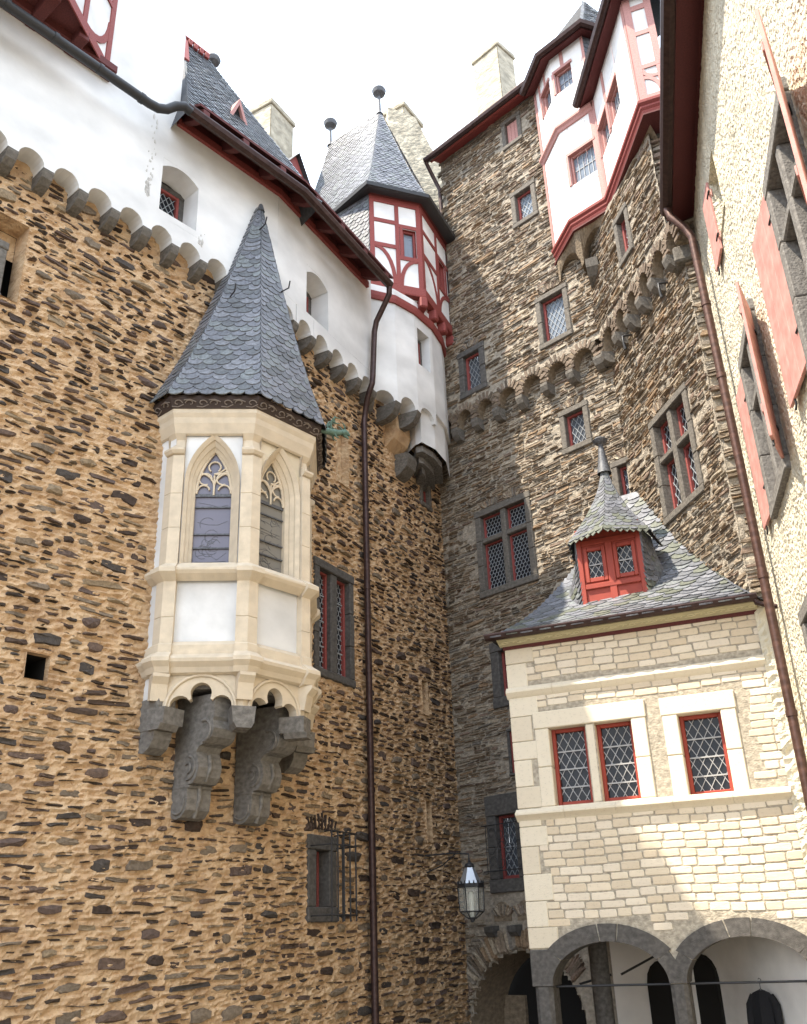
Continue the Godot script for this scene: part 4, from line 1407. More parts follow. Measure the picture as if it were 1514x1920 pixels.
# ---------- the brown slate-stone tower
func build_tower():
	var B: Transform3D = F.B
	var B2: Transform3D = F.B2
	var B3: Transform3D = F.B3
	var up = Transform3D(Basis(), v3(0, 0, 0.22))
	var Bu = B * up
	var B2u = B2 * up
	var tw = thing("slate_stone_tower", "tall brown slate-stone tower house with arched corbel tables at the back of the courtyard", "building", B)
	var gate = func(u, y): return not (y < -0.17 and pow((u - 1.25) / 1.2, 2) + pow(max(0.0, y + 1.3) / 1.13, 2) < 1.0)
	var hb = [hole(1.28, 1.75, 4.17, 5.05), hole(0.91, 1.35, 0.98, 2.06), hole(1.08, 2.24, 6.34, 7.95), hole(4.4, 4.6, 7.03, 7.82), hole(3.4, 3.84, 8.62, 9.34), hole(1.38, 1.8, 2.75, 3.5)]
	var hu = [hole(2.9, 3.24, 16.68, 17.32), hole(2.96, 3.4, 14.36, 15.12), hole(3.3, 3.86, 11.0, 12.03), hole(1.12, 1.58, 10.85, 11.75)]
	var h2 = [hole(1.2, 2.3, 6.22, 7.9)]
	var h2u = [hole(1.5, 1.84, 11.22, 12.05)]
	var m = Mb.new()
	sheet(m, -0.25, 4.6, -3.0, 10.75, hb, 0.07, 0.024, 7.0, -0.006, gate)
	put(tw, "mortar", m, M.mortar, B)
	m = Mb.new()
	sheet(m, -0.25, 4.6, 10.5, 13.4, hu, 0.07, 0.024, 7.0, -0.006)
	sheet(m, 0.85, 4.6, 13.4, 17.75, hu, 0.07, 0.024, 7.0, -0.006)
	m.quad(v3(0.85, 13.4, -0.02), v3(0.85, 13.4, -3), v3(0.85, 17.75, -3), v3(0.85, 17.75, -0.02))
	put(tw, "mortar", m, M.mortar, Bu)
	m = Mb.new()
	sheet(m, -0.05, 3.08, -3.0, 10.75, h2, 0.07, 0.024, 7.0, -0.006)
	put(tw, "mortar", m, M.mortar, B2)
	m = Mb.new()
	sheet(m, -0.05, 3.08, 10.5, 12.72, h2u, 0.07, 0.024, 7.0, -0.006)
	put(tw, "mortar", m, M.mortar, B2u)
	m = Mb.new()
	sheet(m, -0.22, 2.0, 10.5, 12.8, [], 0.07, 0.024, 7.0, -0.006)
	sheet(m, 0, 2.0, -3.0, 10.5, [], 0.07, 0.024, 7.0, -0.006)
	put(tw, "mortar", m, M.mortar, B3)
	# stones
	var q = {"h": [0.03, 0.085], "w": [0.08, 0.32], "gap": 0.016, "gapy": 0.8, "skip": 0.03, "patch": 0.16, "depth": 0.06, "tones": 10, "first": 10, "turn": 0.05, "dip": 0.03, "out": [-0.02, 0.006], "wave": 0.14, "split": 0.45}
	var grow = func(a, g):
		var o = []
		for h in a: o.append(h.grow(g))
		return o
	q["free"] = func(u, y): return gate.call(u, y) and not (u > 2.4 and y < 3.2) and not (y < 0.15 and pow((u - 1.25) / 1.62, 2) + pow(max(0.0, y + 1.3) / 1.5, 2) < 1.0)
	var list = stones(B, 0.0, 4.62, -2.6, 10.42, grow.call(hb, 0.06) + [hole(0.5, 1.5, 0.1, 0.75)], q)
	q["free"] = func(u, y): return (y < 13.4 or u > 0.84) and not (u > 4.0 and y > 12.9) and y > 10.66
	list += stones(Bu, 0.0, 4.62, 10.62, 17.7, grow.call(hu, 0.06), q)
	q["free"] = func(u, y): return y > 1.0 or u < 0.5
	list += stones(B2, 0.0, 3.05, 0.5, 10.42, grow.call(h2, 0.06), q)
	q.erase("free")
	list += stones(B2u, 0.0, 3.05, 10.66, 12.64, grow.call(h2u, 0.06), q)
	q.h = [0.05, 0.13]
	q.w = [0.2, 0.5]
	q.out = [-0.02, 0.05]
	q.turn = 0.02
	list += stones(B3, 0.0, 0.9, 2.5, 10.4, [], q)
	list += stones(B3, -0.22, 0.9, 10.5, 12.7, [], q)
	var cols = [lin(0.283, 0.213, 0.148), lin(0.331, 0.253, 0.180), lin(0.390, 0.305, 0.217), lin(0.213, 0.167, 0.124), lin(0.323, 0.276, 0.222), lin(0.452, 0.367, 0.269), lin(0.253, 0.224, 0.189), lin(0.361, 0.248, 0.153), lin(0.537, 0.453, 0.342), lin(0.295, 0.214, 0.162)]
	pieces(tw, list, SV, "slatestone", cols, "stone", "wall_stones")
	# corbel tables
	var us = [0.12, 0.73, 1.3, 1.9, 2.53, 3.17, 3.8, 4.43]
	for i in us.size() - 1: corbel_arch(tw, B, us[i], us[i + 1])
	var u2 = [0.1, 0.73, 1.27, 1.78, 2.3, 2.9]
	for i in u2.size() - 1: corbel_arch(tw, B2, u2[i], u2[i + 1])
	corbel_arch(tw, B2, 2.9, 3.3, false)
	m = Mb.new() # band above the arches
	m.box(0.0, 4.65, 10.55, 10.7, -0.05, 0.2)
	put(tw, "mortar", m, M.mortar, B)
	m = Mb.new()
	m.box(-0.15, 3.08, 10.55, 10.7, -0.05, 0.2)
	put(tw, "mortar", m, M.mortar, B2)
	for c in [[B, us], [B2, u2]]:
		for u in c[1]:
			m = Mb.new()
			var k = rnd(0.9, 1.1)
			m.across(pv([-0.05, -0.26 * k, 0.12, -0.25 * k, 0.21, -0.17, 0.25, -0.06, 0.25, 0.0, -0.05, 0.0]), -0.085, 0.085)
			put(tw, "corbel", m, M.greystone, c[0] * Transform3D(Basis(Vector3.UP, rnd(-0.06, 0.06)), v3(u, 10.12, 0)))
	m = Mb.new() # quoin corbel at the outer edge
	m.box(-0.35, 0.1, 9.85, 10.15, -0.3, 0.16, 0.03)
	put(tw, "corbel", m, M.greystone, B3 * Transform3D(Basis(), v3(0.2, 0, 0)))
	# squinch arches that carry the bay
	var wo = [B * v3(3.7, 0, 0.05), B * v3(4.45, 0, 0.05), B2 * v3(0.9, 0, 0.05), B2 * v3(3.1, 0, 0.05)]
	var pi = [v2(3.37, -15.68), v2(3.6, -14.82), v2(4.2, -14.2), v2(4.36, -11.97)]
	for k in 2: # two round arches between wall and corbel, their barrel runs back to the wall
		m = Mb.new()
		var base = 12.2 if k == 0 else 12.0
		var rise = 0.38 if k == 0 else 0.62
		var row = []
		for i in 15:
			var s = i / 14.0
			var o = pi[k].lerp(pi[k + 1], s)
			var w = wo[k].lerp(wo[k + 1], s)
			var f = v3(lerp(w.x, o.x, 0.72), 0, lerp(w.z, o.y, 0.72))
			var h = EYE + base + rise * sqrt(max(0.0, 1.0 - pow((2 * s - 1) / 0.86, 2)))
			row.append([f + Vector3.UP * h, v3(o.x, EYE + 12.74, o.y), v3(w.x, h, w.z) - (f - v3(w.x, 0, w.z)) * 0.1])
		for i in 14:
			m.quad(row[i][0], row[i + 1][0], row[i + 1][1], row[i][1])
			m.quad(row[i][2], row[i + 1][2], row[i + 1][0], row[i][0])
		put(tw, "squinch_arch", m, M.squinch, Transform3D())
	m = Mb.new()
	for i in 8:
		var s0 = i / 8.0
		var s1 = (i + 1) / 8.0
		for r in 4:
			var q4 = []
			for e in [[s0, r], [s1, r], [s1, r + 1], [s0, r + 1]]:
				var t = e[1] / 4.0
				var o = pi[2].lerp(pi[3], e[0])
				var w = wo[2].lerp(wo[3], e[0])
				q4.append(v3(lerp(w.x, o.x, 1 - cos(t * PI / 2)), EYE + 12.74 - 0.28 * (1 - sin(t * PI / 2)), lerp(w.z, o.y, 1 - cos(t * PI / 2))))
			m.quad(q4[0], q4[1], q4[2], q4[3])
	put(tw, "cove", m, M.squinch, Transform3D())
	m = Mb.new()
	m.across(pv([-0.1, 11.6, 0.2, 11.64, 0.42, 11.74, 0.55, 11.88, 0.58, 12.06, -0.1, 12.06]), -0.12, 0.12)
	put(tw, "corbel", m, M.greystone, B * Transform3D(Basis(Vector3.UP, 0.4), v3(4.6, 0, 0.05)))
	# windows
	var w = {"sw": 0.12, "dr": 0.12, "fw": 0.05, "pw": 0.12, "ph": 0.19, "sm": "greystone"}
	var ps = window(tw, Bu, 2.9, 3.24, 16.68, 17.32, {"sw": 0.11, "dr": 0.1, "lat": "n", "sm": "greystone"})
	m = Mb.new()
	for k in 3: m.box(2.92 + k * 0.103, 3.018 + k * 0.103, 16.7, 17.3, -0.07, -0.035, 0.006)
	put(ps, "shutter", m, M.pink, Bu)
	w["gm"] = "glass_sky"
	window(tw, Bu, 2.96, 3.4, 14.36, 15.12, w)
	window(tw, Bu, 3.3, 3.86, 11.0, 12.03, w)
	w["gm"] = "glass_mid"
	var wd = w.duplicate()
	wd.sm = "basalt"
	wd.sw = 0.14
	window(tw, Bu, 1.12, 1.58, 10.85, 11.75, wd)
	window(tw, B, 3.4, 3.84, 8.62, 9.34, w)
	window(tw, B, 4.4, 4.82, 7.03, 7.82, w)
	var wc = {"sw": 0.14, "dr": 0.13, "fw": 0.035, "lat": "h", "pw": 0.085, "mul": 0.13, "tr": 7.41, "sm": "greystone", "label": "cross window with honeycomb leaded panes"}
	window(tw, B, 1.08, 2.24, 6.34, 7.95, wc)
	wd.sw = 0.2
	window(tw, B, 1.28, 1.75, 4.17, 5.05, wd)
	wd["head"] = 0.36
	wd.sw = 0.22
	wd["bars"] = [0.5]
	window(tw, B, 0.91, 1.35, 0.98, 2.06, wd)
	window(tw, B, 1.38, 1.8, 2.75, 3.5, {"sw": 0.05, "dr": 0.05, "fw": 0.12, "sm": "basalt"})
	window(tw, B2u, 1.5, 1.84, 11.22, 12.05, w)
	window(tw, B2, 1.2, 2.3, 6.22, 7.9, {"sw": 0.13, "dr": 0.16, "fw": 0.045, "lat": "d", "pw": 0.13, "ph": 0.2, "mul": 0.13, "tr": 7.22, "sm": "greystone", "label": "cross window close to the outer corner"})
	# relieving fans of upright stones over the windows
	var rl = []
	for r in [[B, 1.37, 8.13, 0.42, 9], [B, 1.95, 8.13, 0.42, 9], [B, 3.62, 9.5, 0.42, 8], [B, 4.6, 7.98, 0.4, 8], [Bu, 3.58, 12.2, 0.5, 9], [Bu, 1.35, 11.92, 0.5, 9], [B2, 1.5, 8.06, 0.5, 8], [B, 0.92, 0.42, 0.4, 9], [B, 1.4, 0.42, 0.4, 9]]:
		for k in r[4] * 2:
			var a = lerp(0.85, -0.85, k / (r[4] * 2.0 - 1))
			var rad = r[3] * 0.55
			var c = v3(r[1] - sin(a) * rad * 1.1, r[2] + cos(a) * rad * 0.5 - rad * 0.25, 0.0)
			rl.append([r[0] * Transform3D(Basis(v3(cos(a), sin(a), 0) * 0.035, v3(-sin(a), cos(a), 0) * rnd(0.16, 0.24), v3(0, 0, 0.1)), c), 10 + rng.randi() % 10, rng.randi() % 10])
	# gate arch of upright stones
	for k in 44:
		var a = lerp(PI * 0.98, PI * 0.2, k / 43.0)
		var c = v3(1.25 + cos(a) * 1.41, -1.3 + sin(a) * 1.32, 0.0)
		var e = a - PI / 2
		rl.append([B * Transform3D(Basis(v3(cos(e), sin(e), 0) * 0.075, v3(-sin(e), cos(e), 0) * rnd(0.36, 0.5), v3(0, 0, 0.13)), c), 10 + rng.randi() % 10, rng.randi() % 10])
	pieces(tw, rl, SV, "slatestone", cols, "voussoir", "arch_stones")
	m = Mb.new()
	var ar = []
	for k in 19:
		var a = PI * k / 18.0
		ar.append(v3(1.25 - cos(a) * 1.2, -1.3 + sin(a) * 1.13, 0))
	for k in 18: m.quad(ar[k] + v3(0, 0, -0.9), ar[k] + v3(0, 0, 0.0), ar[k + 1] + v3(0, 0, 0.0), ar[k + 1] + v3(0, 0, -0.9))
	m.quad(v3(0.05, -3, 0), v3(0.05, -3, -0.9), v3(0.05, -1.3, -0.9), v3(0.05, -1.3, 0))
	m.box(-0.2, 0.55, -3.0, -0.9, -1.0, -0.85)
	for k in 18:
		var e0 = (ar[k] - v3(1.25, -1.3, 0)) * 1.22 + v3(1.25, -1.3, -0.03)
		var e1 = (ar[k + 1] - v3(1.25, -1.3, 0)) * 1.22 + v3(1.25, -1.3, -0.03)
		m.quad(e0, ar[k] + v3(0, 0, -0.03), ar[k + 1] + v3(0, 0, -0.03), e1)
	m.quad(v3(-0.3, -3, -0.03), v3(0.05, -3, -0.03), v3(0.05, -1.3, -0.03), v3(-0.3, -1.3, -0.03))
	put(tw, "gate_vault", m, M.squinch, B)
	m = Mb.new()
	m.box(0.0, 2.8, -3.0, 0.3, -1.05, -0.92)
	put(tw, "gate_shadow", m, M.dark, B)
	# two little niches over the gate with round bosses
	for u in [0.9, 1.42]:
		m = Mb.new()
		var p = PackedVector2Array([v2(u - 0.19, 0.3)])
		for k in 9: p.append(v2(u - cos(PI * k / 8.0) * 0.19, 0.42 + sin(PI * k / 8.0) * 0.2))
		p.append(v2(u + 0.19, 0.3))
		m.prism(p, -0.05, 0.012)
		put(tw, "niche", m, M.squinch, B)
		m = Mb.new()
		m.across(pv([-0.05, 0.05, 0.1, 0.06, 0.18, 0.13, 0.2, 0.22, -0.05, 0.24]), -0.09, 0.09)
		put(tw, "boss", m, M.basalt, B * Transform3D(Basis(), v3(u - 0.2, 0, 0)))
	# iron spouts on the corbel table
	for u in [0.98, 2.5]:
		m = Mb.new()
		m.tube([v3(u, 9.95, 0.02), v3(u, 9.9, 0.2), v3(u, 9.75, 0.2), v3(u, 9.62, 0.18)], [0.02, 0.022, 0.022, 0.035], 8)
		put(tw, "lead_spout", m, M.black_metal, B2)
	# eaves on the left of the bay, roof slabs, body
	m = Mb.new()
	m.quad(v3(0.85, 17.7, 0.0), v3(4.1, 17.7, 0.0), v3(4.1, 17.52, 0.55), v3(0.85, 17.52, 0.55))
	m.box(0.8, 4.1, 17.5, 17.68, 0.5, 0.56)
	put(tw, "eaves_soffit", m, M.red, B)
	m = Mb.new()
	m.mould(vv([0.7, 0.62, 3.95, 0.62]), vv(GUT))
	m.tube([v3(0.72, -0.06, 0.62), v3(0.7, -0.3, 0.4), v3(0.75, -0.7, 0.2), v3(0.78, -5.2, 0.2)], 0.05, 8)
	put(tw, "gutter", m, M.copper, B * Transform3D(Basis(), v3(0, 17.56, 0)))
	m = Mb.new()
	m.quad(v3(0.6, 17.6, 0.6), v3(4.2, 17.6, 0.6), v3(4.2, 20.0, -2.4), v3(0.6, 20.0, -2.4))
	m.quad(v3(0.6, 20.0, -2.4), v3(4.2, 20.0, -2.4), v3(4.2, 17.6, -5.5), v3(0.6, 17.6, -5.5))
	put(tw, "roof", m, M.slate_plain, B)
	m = Mb.new()
	m.box(0.3, 9.0, -3.0, 12.5, -6.5, -1.1)
	m.box(0.9, 6.0, 12.5, 17.5, -5.5, -0.8)
	m.box(4.7, 9.0, 12.5, 15.2, -5.5, 0.2)
	put(tw, "inner_wall", m, M.dark, B)
	chimney(tw, frame(3.3, -19.72, 45), 0.75, 0.95, 16.0, 24.15)
func corbel_arch(parent, fr, a, b, hide = true):
	var m = Mb.new()
	var c = (a + b) / 2
	var w = (b - a) / 2 - 0.07
	var p = PackedVector2Array([v2(a, 10.56), v2(a, 10.12), v2(c - w, 10.12)])
	for k in range(1, 10): p.append(v2(c - cos(PI * k / 10.0) * w, 10.12 + sin(PI * k / 10.0) * 0.34))
	p.append_array(PackedVector2Array([v2(c + w, 10.12), v2(b, 10.12), v2(b, 10.56)]))
	m.prism(p, -0.06, 0.205)
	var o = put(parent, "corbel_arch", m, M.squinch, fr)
	m = Mb.new()
	for k in 11: # thin upright stones round the arch
		var t = PI * (k + 0.5) / 11.0
		m.xf = Transform3D(Basis(v3(0, 0, 1), t - PI / 2), v3(c + cos(t) * (w + 0.08), 10.12 + sin(t) * 0.42, 0.205))
		m.col = lin(0.2, 0.15, 0.11) * rnd(0.7, 1.5)
		m.box(-0.032, 0.032, -0.075, 0.1, -0.03, rnd(0.012, 0.03), 0.006)
	put(o, "arch_stones", m, M.slatestone, fr)

# ---------- half-timbered bay on the tower
func build_bay():
	var wf: Transform3D = F.world
	var p = [v2(3.35, -15.7), v2(3.57, -14.78), v2(4.18, -14.19), v2(4.35, -11.93), v2(4.75, -11.78)]
	var b = thing("timber_framed_bay", "white timber-framed upper storeys with pink mouldings jutting from the top of the stone tower", "bay", F.B, EYE + 12.6)
	var m = Mb.new()
	m.mould(p, vv([-0.3, 12.72, 0.0, 12.73, 0.015, 12.77, 0.0, 12.79, 0.035, 12.83, 0.04, 12.86, 0.02, 12.88, 0.07, 12.92, 0.075, 12.97, 0.05, 13.0, 0.0, 13.02]))
	put(b, "base_moulding", m, M.red, wf)
	m = Mb.new()
	m.prism(PackedVector2Array([v2(3.35, 15.7), v2(3.57, 14.78), v2(4.18, 14.19), v2(4.35, 11.93), v2(4.75, 11.78), v2(6.0, 12.5), v2(6.0, 16.0), v2(3.3, 16.4)]), 12.7, 12.75)
	put(b, "soffit", m, M.red_dark, wf * Transform3D(Basis(v3(1, 0, 0), v3(0, 0, -1), v3(0, 1, 0)), Vector3.ZERO))
	m = Mb.new()
	m.mould([p[0], p[1], p[2]], vv([-0.05, 15.28, 0.03, 15.3, 0.05, 15.36, 0.09, 15.4, 0.09, 15.46, 0.0, 15.5]))
	put(b, "string_course", m, M.pink, wf)
	# [facet, top, openings]
	var fs = [[0, 17.45, [[0.36, 0.8, 16.37, 16.98]]], [1, 17.45, [[0.08, 0.5, 16.35, 16.95], [0.14, 0.75, 13.78, 14.55]]], [2, 15.5, [[0.83, 1.42, 13.95, 14.6], [0.13, 0.68, 13.9, 14.6]]], [3, 15.5, []]]
	for f in fs:
		var g = wfacet(p[f[0]], p[f[0] + 1])
		var l = p[f[0]].distance_to(p[f[0] + 1])
		var hs = []
		for o in f[2]: hs.append(hole(o[0], o[1], o[2], o[3]))
		m = Mb.new()
		sheet(m, 0, l, 12.9, f[1], hs, 0.25, 0.008, 1.0)
		put(b, "plaster_panel", m, M.plaster, g)
		for o in f[2]:
			window(b, g, o[0], o[1], o[2], o[3], {"sw": 0.0, "dr": 0.1, "z1": 0.0, "fw": 0.04, "lat": "g", "pw": 0.11, "ph": 0.3, "sm": "pink", "gm": "glass_sky", "fm": "pink"})
			timbers(b, g, [[o[0] - 0.04, o[3] + 0.03, o[1] + 0.04, o[3] + 0.03, 0.07], [o[0] - 0.035, o[2], o[0] - 0.035, o[3], 0.06]], "pink", 0.03)
	var f0 = wfacet(p[0], p[1])
	var f1 = wfacet(p[1], p[2])
	var f2 = wfacet(p[2], p[3])
	var f3 = wfacet(p[3], p[4])
	timbers(b, f0, [[0.04, 13.0, 0.04, 17.4, 0.09], [0.3, 16.98, 0.3, 17.42, 0.07], [0.6, 17.0, 0.6, 17.42, 0.07]], "pink")
	timbers(b, f1, [[0.8, 13.0, 0.8, 15.3, 0.12], [0.3, 16.96, 0.3, 17.42, 0.08], [0.84, 15.5, 0.84, 17.42, 0.06]], "pink")
	timbers(b, f2, [[0.06, 13.0, 0.06, 15.45, 0.1], [0.75, 13.9, 0.75, 15.45, 0.1], [2.22, 13.0, 2.22, 15.45, 0.09]], "pink")
	timbers(b, f3, [[0.06, 13.0, 0.06, 15.5, 0.13], [0.42, 13.0, 0.42, 15.5, 0.12], [0, 14.58, 0.42, 14.58, 0.1], [0, 13.76, 0.42, 13.76, 0.1], [0, 15.22, 0.42, 15.22, 0.12], [0, 13.05, 0.42, 13.05, 0.1]], "pink")
	brace(b, f3, 0.38, 13.1, 0.12, 13.5, 0.07, "pink")
	brace(b, f3, 0.12, 13.7, 0.36, 13.5, 0.07, "pink")
	# hair cracks and faint old framing lines under the plaster
	m = Mb.new()
	for k in 9:
		var x = rnd(0.05, 0.7)
		var y = rnd(13.1, 16.2)
		var pts = [v3(x, y, 0.004)]
		for i in 4: pts.append(pts[-1] + v3(rnd(-0.08, 0.08), rnd(0.05, 0.16), 0))
		m = Mb.new()
		m.tube(pts, 0.003, 4)
		put(b, "plaster_crack", m, M.pink, f1)
	# old framing showing faintly through the limewash
	for q in [[f1, [[0.1, 13.1, 0.45, 13.7], [0.45, 13.1, 0.75, 13.7], [0.12, 14.7, 0.12, 15.25], [0.5, 14.7, 0.5, 15.25], [0.1, 15.6, 0.5, 16.25], [0.5, 15.6, 0.78, 16.9], [0.55, 16.1, 0.8, 15.6], [0.02, 14.65, 0.78, 14.65], [0.02, 13.7, 0.78, 13.7]]], [f0, [[0.1, 13.1, 0.8, 14.6], [0.8, 13.2, 0.2, 14.9], [0.1, 14.9, 0.85, 14.9], [0.15, 15.6, 0.8, 16.2]]], [f2, [[0.2, 13.1, 0.7, 13.8], [1.5, 13.2, 2.1, 14.4], [1.5, 14.4, 2.1, 13.3], [0.1, 13.8, 2.1, 13.8], [1.5, 14.7, 2.15, 14.7], [1.46, 13.1, 1.46, 15.4]]]]:
		for b_ in q[1]: timbers(b, q[0], [[b_[0], b_[1], b_[2], b_[3], 0.035]], "faint_timber", 0.006, "faint_timber")
	# eaves
	for e in [[[p[0], p[1], p[2], p[2] + v2(0.7, -0.26)], 17.45], [[p[2] + v2(-0.02, -0.12), p[3], p[4] + v2(1.2, 0.4)], 15.55]]:
		m = Mb.new()
		m.mould(e[0], vv([-0.05, e[1] + 0.02, 0.22, e[1] - 0.1, 0.22, e[1] + 0.03, -0.05, e[1] + 0.12]))
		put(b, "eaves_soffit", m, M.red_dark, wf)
		m = Mb.new()
		var out = []
		m.mould(e[0], vv([0.2, e[1], 0.22, e[1] - 0.07, 0.28, e[1] - 0.095, 0.34, e[1] - 0.07, 0.37, e[1], 0.35, e[1] + 0.01, 0.3, e[1] - 0.05]))
		put(b, "gutter", m, M.copper, wf)
	# slated cheek between the two roofs and the roof above
	var c0 = p[2]
	var c1 = p[2] + v2(1.3, -0.48)
	var ck = wfacet(c0, c1)
	m = Mb.new()
	m.box(0, 1.3, 14.8, 17.45, -0.2, -0.01)
	put(b, "cheek", m, M.slate_plain, ck)
	m = Mb.new()
	m.box(0.13, 0.32, 16.45, 16.98, 0.0, 0.03, 0.006)
	put(b, "shutter", m, M.pink, ck)
	var sl = []
	slates(sl, func(t): return ck * v3(0, lerp(14.8, 17.4, t), 0), func(t): return ck * v3(1.3, lerp(14.8, 17.4, t), 0), 2.6, 0.13, 0.19, 5)
	var ra = wf * v3(p[2].x - 0.02, 17.55, p[2].y + 0.28)
	var rb = wf * v3(p[2].x + 1.3, 17.55, p[2].y - 0.3)
	var rc = wf * v3(4.69, 19.95, -15.3)
	slates(sl, func(t): return ra.lerp(rc, t), func(t): return rb.lerp(rc, t), 3.0, 0.15, 0.22, 5)
	m = Mb.new()
	m.tri(ra, rb, rc)
	var rd = wf * v3(3.15, 17.55, -15.2)
	m.tri(rd, ra, wf * v3(4.9, 18.9, -17.5))
	var re = wf * v3(4.2, 15.6, -14.4)
	var rf = wf * v3(4.15, 15.6, -11.75)
	var rg = wf * v3(7.0, 18.2, -13.5)
	m.tri(re, rf, rg)
	m.tri(rf, wf * v3(6.0, 15.6, -11.0), rg)
	m.tri(wf * v3(6.0, 15.6, -11.0), wf * v3(6.0, 15.6, -17.0), rg)
	m.tri(rb, rd, rc)
	put(b, "roof", m, M.slate_plain, Transform3D())
	pieces(b, sl, SL, "slate", slate_cols(1.8), "slate", "roof_slates", 0)

# ---------- tuff porch with its slate roof
func ell(cx, rx, cy, ry, n, a0 = PI, a1 = 0.0) -> Array:
	var o = []
	for k in n + 1:
		var t = lerp(float(a0), float(a1), k / float(n))
		o.append(v2(cx + cos(t) * rx, cy + sin(t) * ry))
	return o
func build_porch():
	var C: Transform3D = F.C
	var p = thing("tuff_porch", "cream tuff-brick porch with grey stone arches and concave slate roof before the tower", "porch", C)
	var m = Mb.new()
	# front wall: lower part with two arches, upper part with windows
	var cl = [-2.555, 0.745]
	var cr = [-0.87, 0.75]
	var sp = -0.56
	var poly = PackedVector2Array([v2(-3.55, 1.5), v2(-3.55, sp), v2(cl[0] - cl[1], sp)])
	for e in ell(cl[0], cl[1], sp, 0.51, 16): poly.append(e)
	for e in ell(cr[0], cr[1], sp, 0.51, 16): poly.append(e)
	poly.append_array(PackedVector2Array([v2(0.12, sp), v2(0.12, 1.5)]))
	m.prism(poly, -0.42, -0.006)
	put(p, "mortar", m, M.tuff_mortar, C)
	m = Mb.new()
	var hs = [hole(-3.02, -2.5, 1.64, 2.7), hole(-2.37, -1.86, 1.64, 2.7), hole(-1.24, -0.68, 1.6, 2.68)]
	sheet(m, -3.55, 0.12, 1.5, 3.98, hs, 0.12, 0.004, 5.0, -0.006)
	m.box(-3.54, 0.12, 0.05, 3.98, -0.5, -0.44)
	m.box(-3.55, -3.5, 1.5, 3.98, -0.5, -0.03)
	put(p, "mortar", m, M.tuff_mortar, C)
	m = Mb.new() # return wall on the left, closed to the tower, and right return
	m.box(-3.55, -3.2, 0.0, 3.98, -3.4, -0.3)
	put(p, "side_wall", m, M.tuff_mortar, C)
	# bricks
	var list = []
	var far = [hole(-3.26, -1.64, 1.6, 2.96), hole(-1.46, -0.46, 1.56, 2.92)]
	var y = -0.4
	while y < 3.86:
		var h = rnd(0.082, 0.105)
		var x = -3.36 + rnd(-0.1, 0.1)
		while x < 0.1:
			var w = rnd(0.17, 0.32)
			var x0 = max(x, -3.3 + 0.12 * (int(y / 0.4) % 2))
			var x1 = min(x + w, 0.1)
			x += w + 0.014
			if x1 - x0 < 0.06: continue
			if (y > 1.44 and y < 1.64) or (y > 3.12 and y < 3.34): continue
			var r = Rect2(x0, y, x1 - x0, h)
			var bad = false
			for f in far:
				if f.intersects(r): bad = true
			for c in [cl, cr]:
				for q in [v2(x0, y), v2(x1, y), v2(x0, y + h), v2(x1, y + h), v2((x0 + x1) / 2, y)]:
					if pow((q.x - c[0]) / (c[1] + 0.24), 2) + pow(max(0.0, q.y - sp) / 0.75, 2) < 1.0: bad = true
			if y < 0.2 and abs(x0 + 1.72) < 0.4 and y < -0.1: bad = true
			if bad: continue
			var a = rnd(-0.012, 0.012)
			var wave = 0.02 * sin(x0 * 3.0 + y)
			list.append([C * Transform3D(Basis(v3(cos(a), sin(a), 0) * (x1 - x0), v3(-sin(a), cos(a), 0) * (h - 0.003), v3(0, 0, 0.024)), v3((x0 + x1) / 2, y + h / 2 + wave, -0.008 + rnd(-0.002, 0.003))), rng.randi() % 8, rng.randi() % 6])
		y += h + 0.013
	var bc = [lin(0.74, 0.64, 0.49), lin(0.7, 0.6, 0.45), lin(0.76, 0.67, 0.53), lin(0.67, 0.56, 0.41), lin(0.72, 0.63, 0.5), lin(0.64, 0.54, 0.4)]
	pieces(p, list, BR, "tuff_brick", bc, "brick", "small_bricks")
	# quoins of larger ashlar
	y = -0.12
	var k = 0
	while y < 3.9:
		var h = rnd(0.24, 0.38)
		if y < 1.48 and y + h > 1.46: h = 1.5 - y
		if y > 1.49 and y < 1.6: y = 1.64
		if y < 3.15 and y + h > 3.1: h = 3.18 - y
		if y > 3.17 and y < 3.3: y = 3.32
		h = min(h, 3.93 - y)
		if h < 0.06: break
		m = Mb.new()
		m.box(-3.56, -3.56 + (0.27 if k % 2 else 0.4) + rnd(-0.03, 0.05), y + 0.004, y + h - 0.004, -0.3, 0.012 + rnd(-0.003, 0.003), 0.008)
		put(p, "quoin", m, M.tuff_quoin if k % 3 else M.tuff_quoin2, C)
		y += h
		k += 1
	# string courses
	for s in [[1.5, 0.1], [3.2, 0.07]]:
		m = Mb.new()
		var b = s[0]
		var seg = [-3.58, -2.9, -2.2, -1.45, -0.7, 0.0]
		for i in 5:
			m.across(pv([-0.05, b - 0.03, 0.0, b - 0.03, 0.03, b + 0.0, s[1], b + 0.05, s[1], b + 0.075, 0.02, b + 0.13, -0.05, b + 0.13]), seg[i], seg[i + 1] - 0.004)
		put(p, "string_course", m, M.tuff_quoin, C)
	# windows
	var wq = {"sw": 0.2, "sp": 0.02, "dr": 0.2, "fw": 0.055, "sm": "tuff_quoin", "pw": 0.125, "ph": 0.21, "bars": [0.24, 0.47, 0.7], "head": 0.24, "sill": 0.04, "fm": "red_bright", "lm": "lead_light"}
	var w1 = wq.duplicate()
	w1["mul"] = 0.13
	w1["label"] = "twin window with diamond panes"
	window(p, C, -3.02, -1.86, 1.64, 2.7, w1)
	wq["label"] = "single window with diamond panes"
	window(p, C, -1.24, -0.68, 1.62, 2.68, wq)
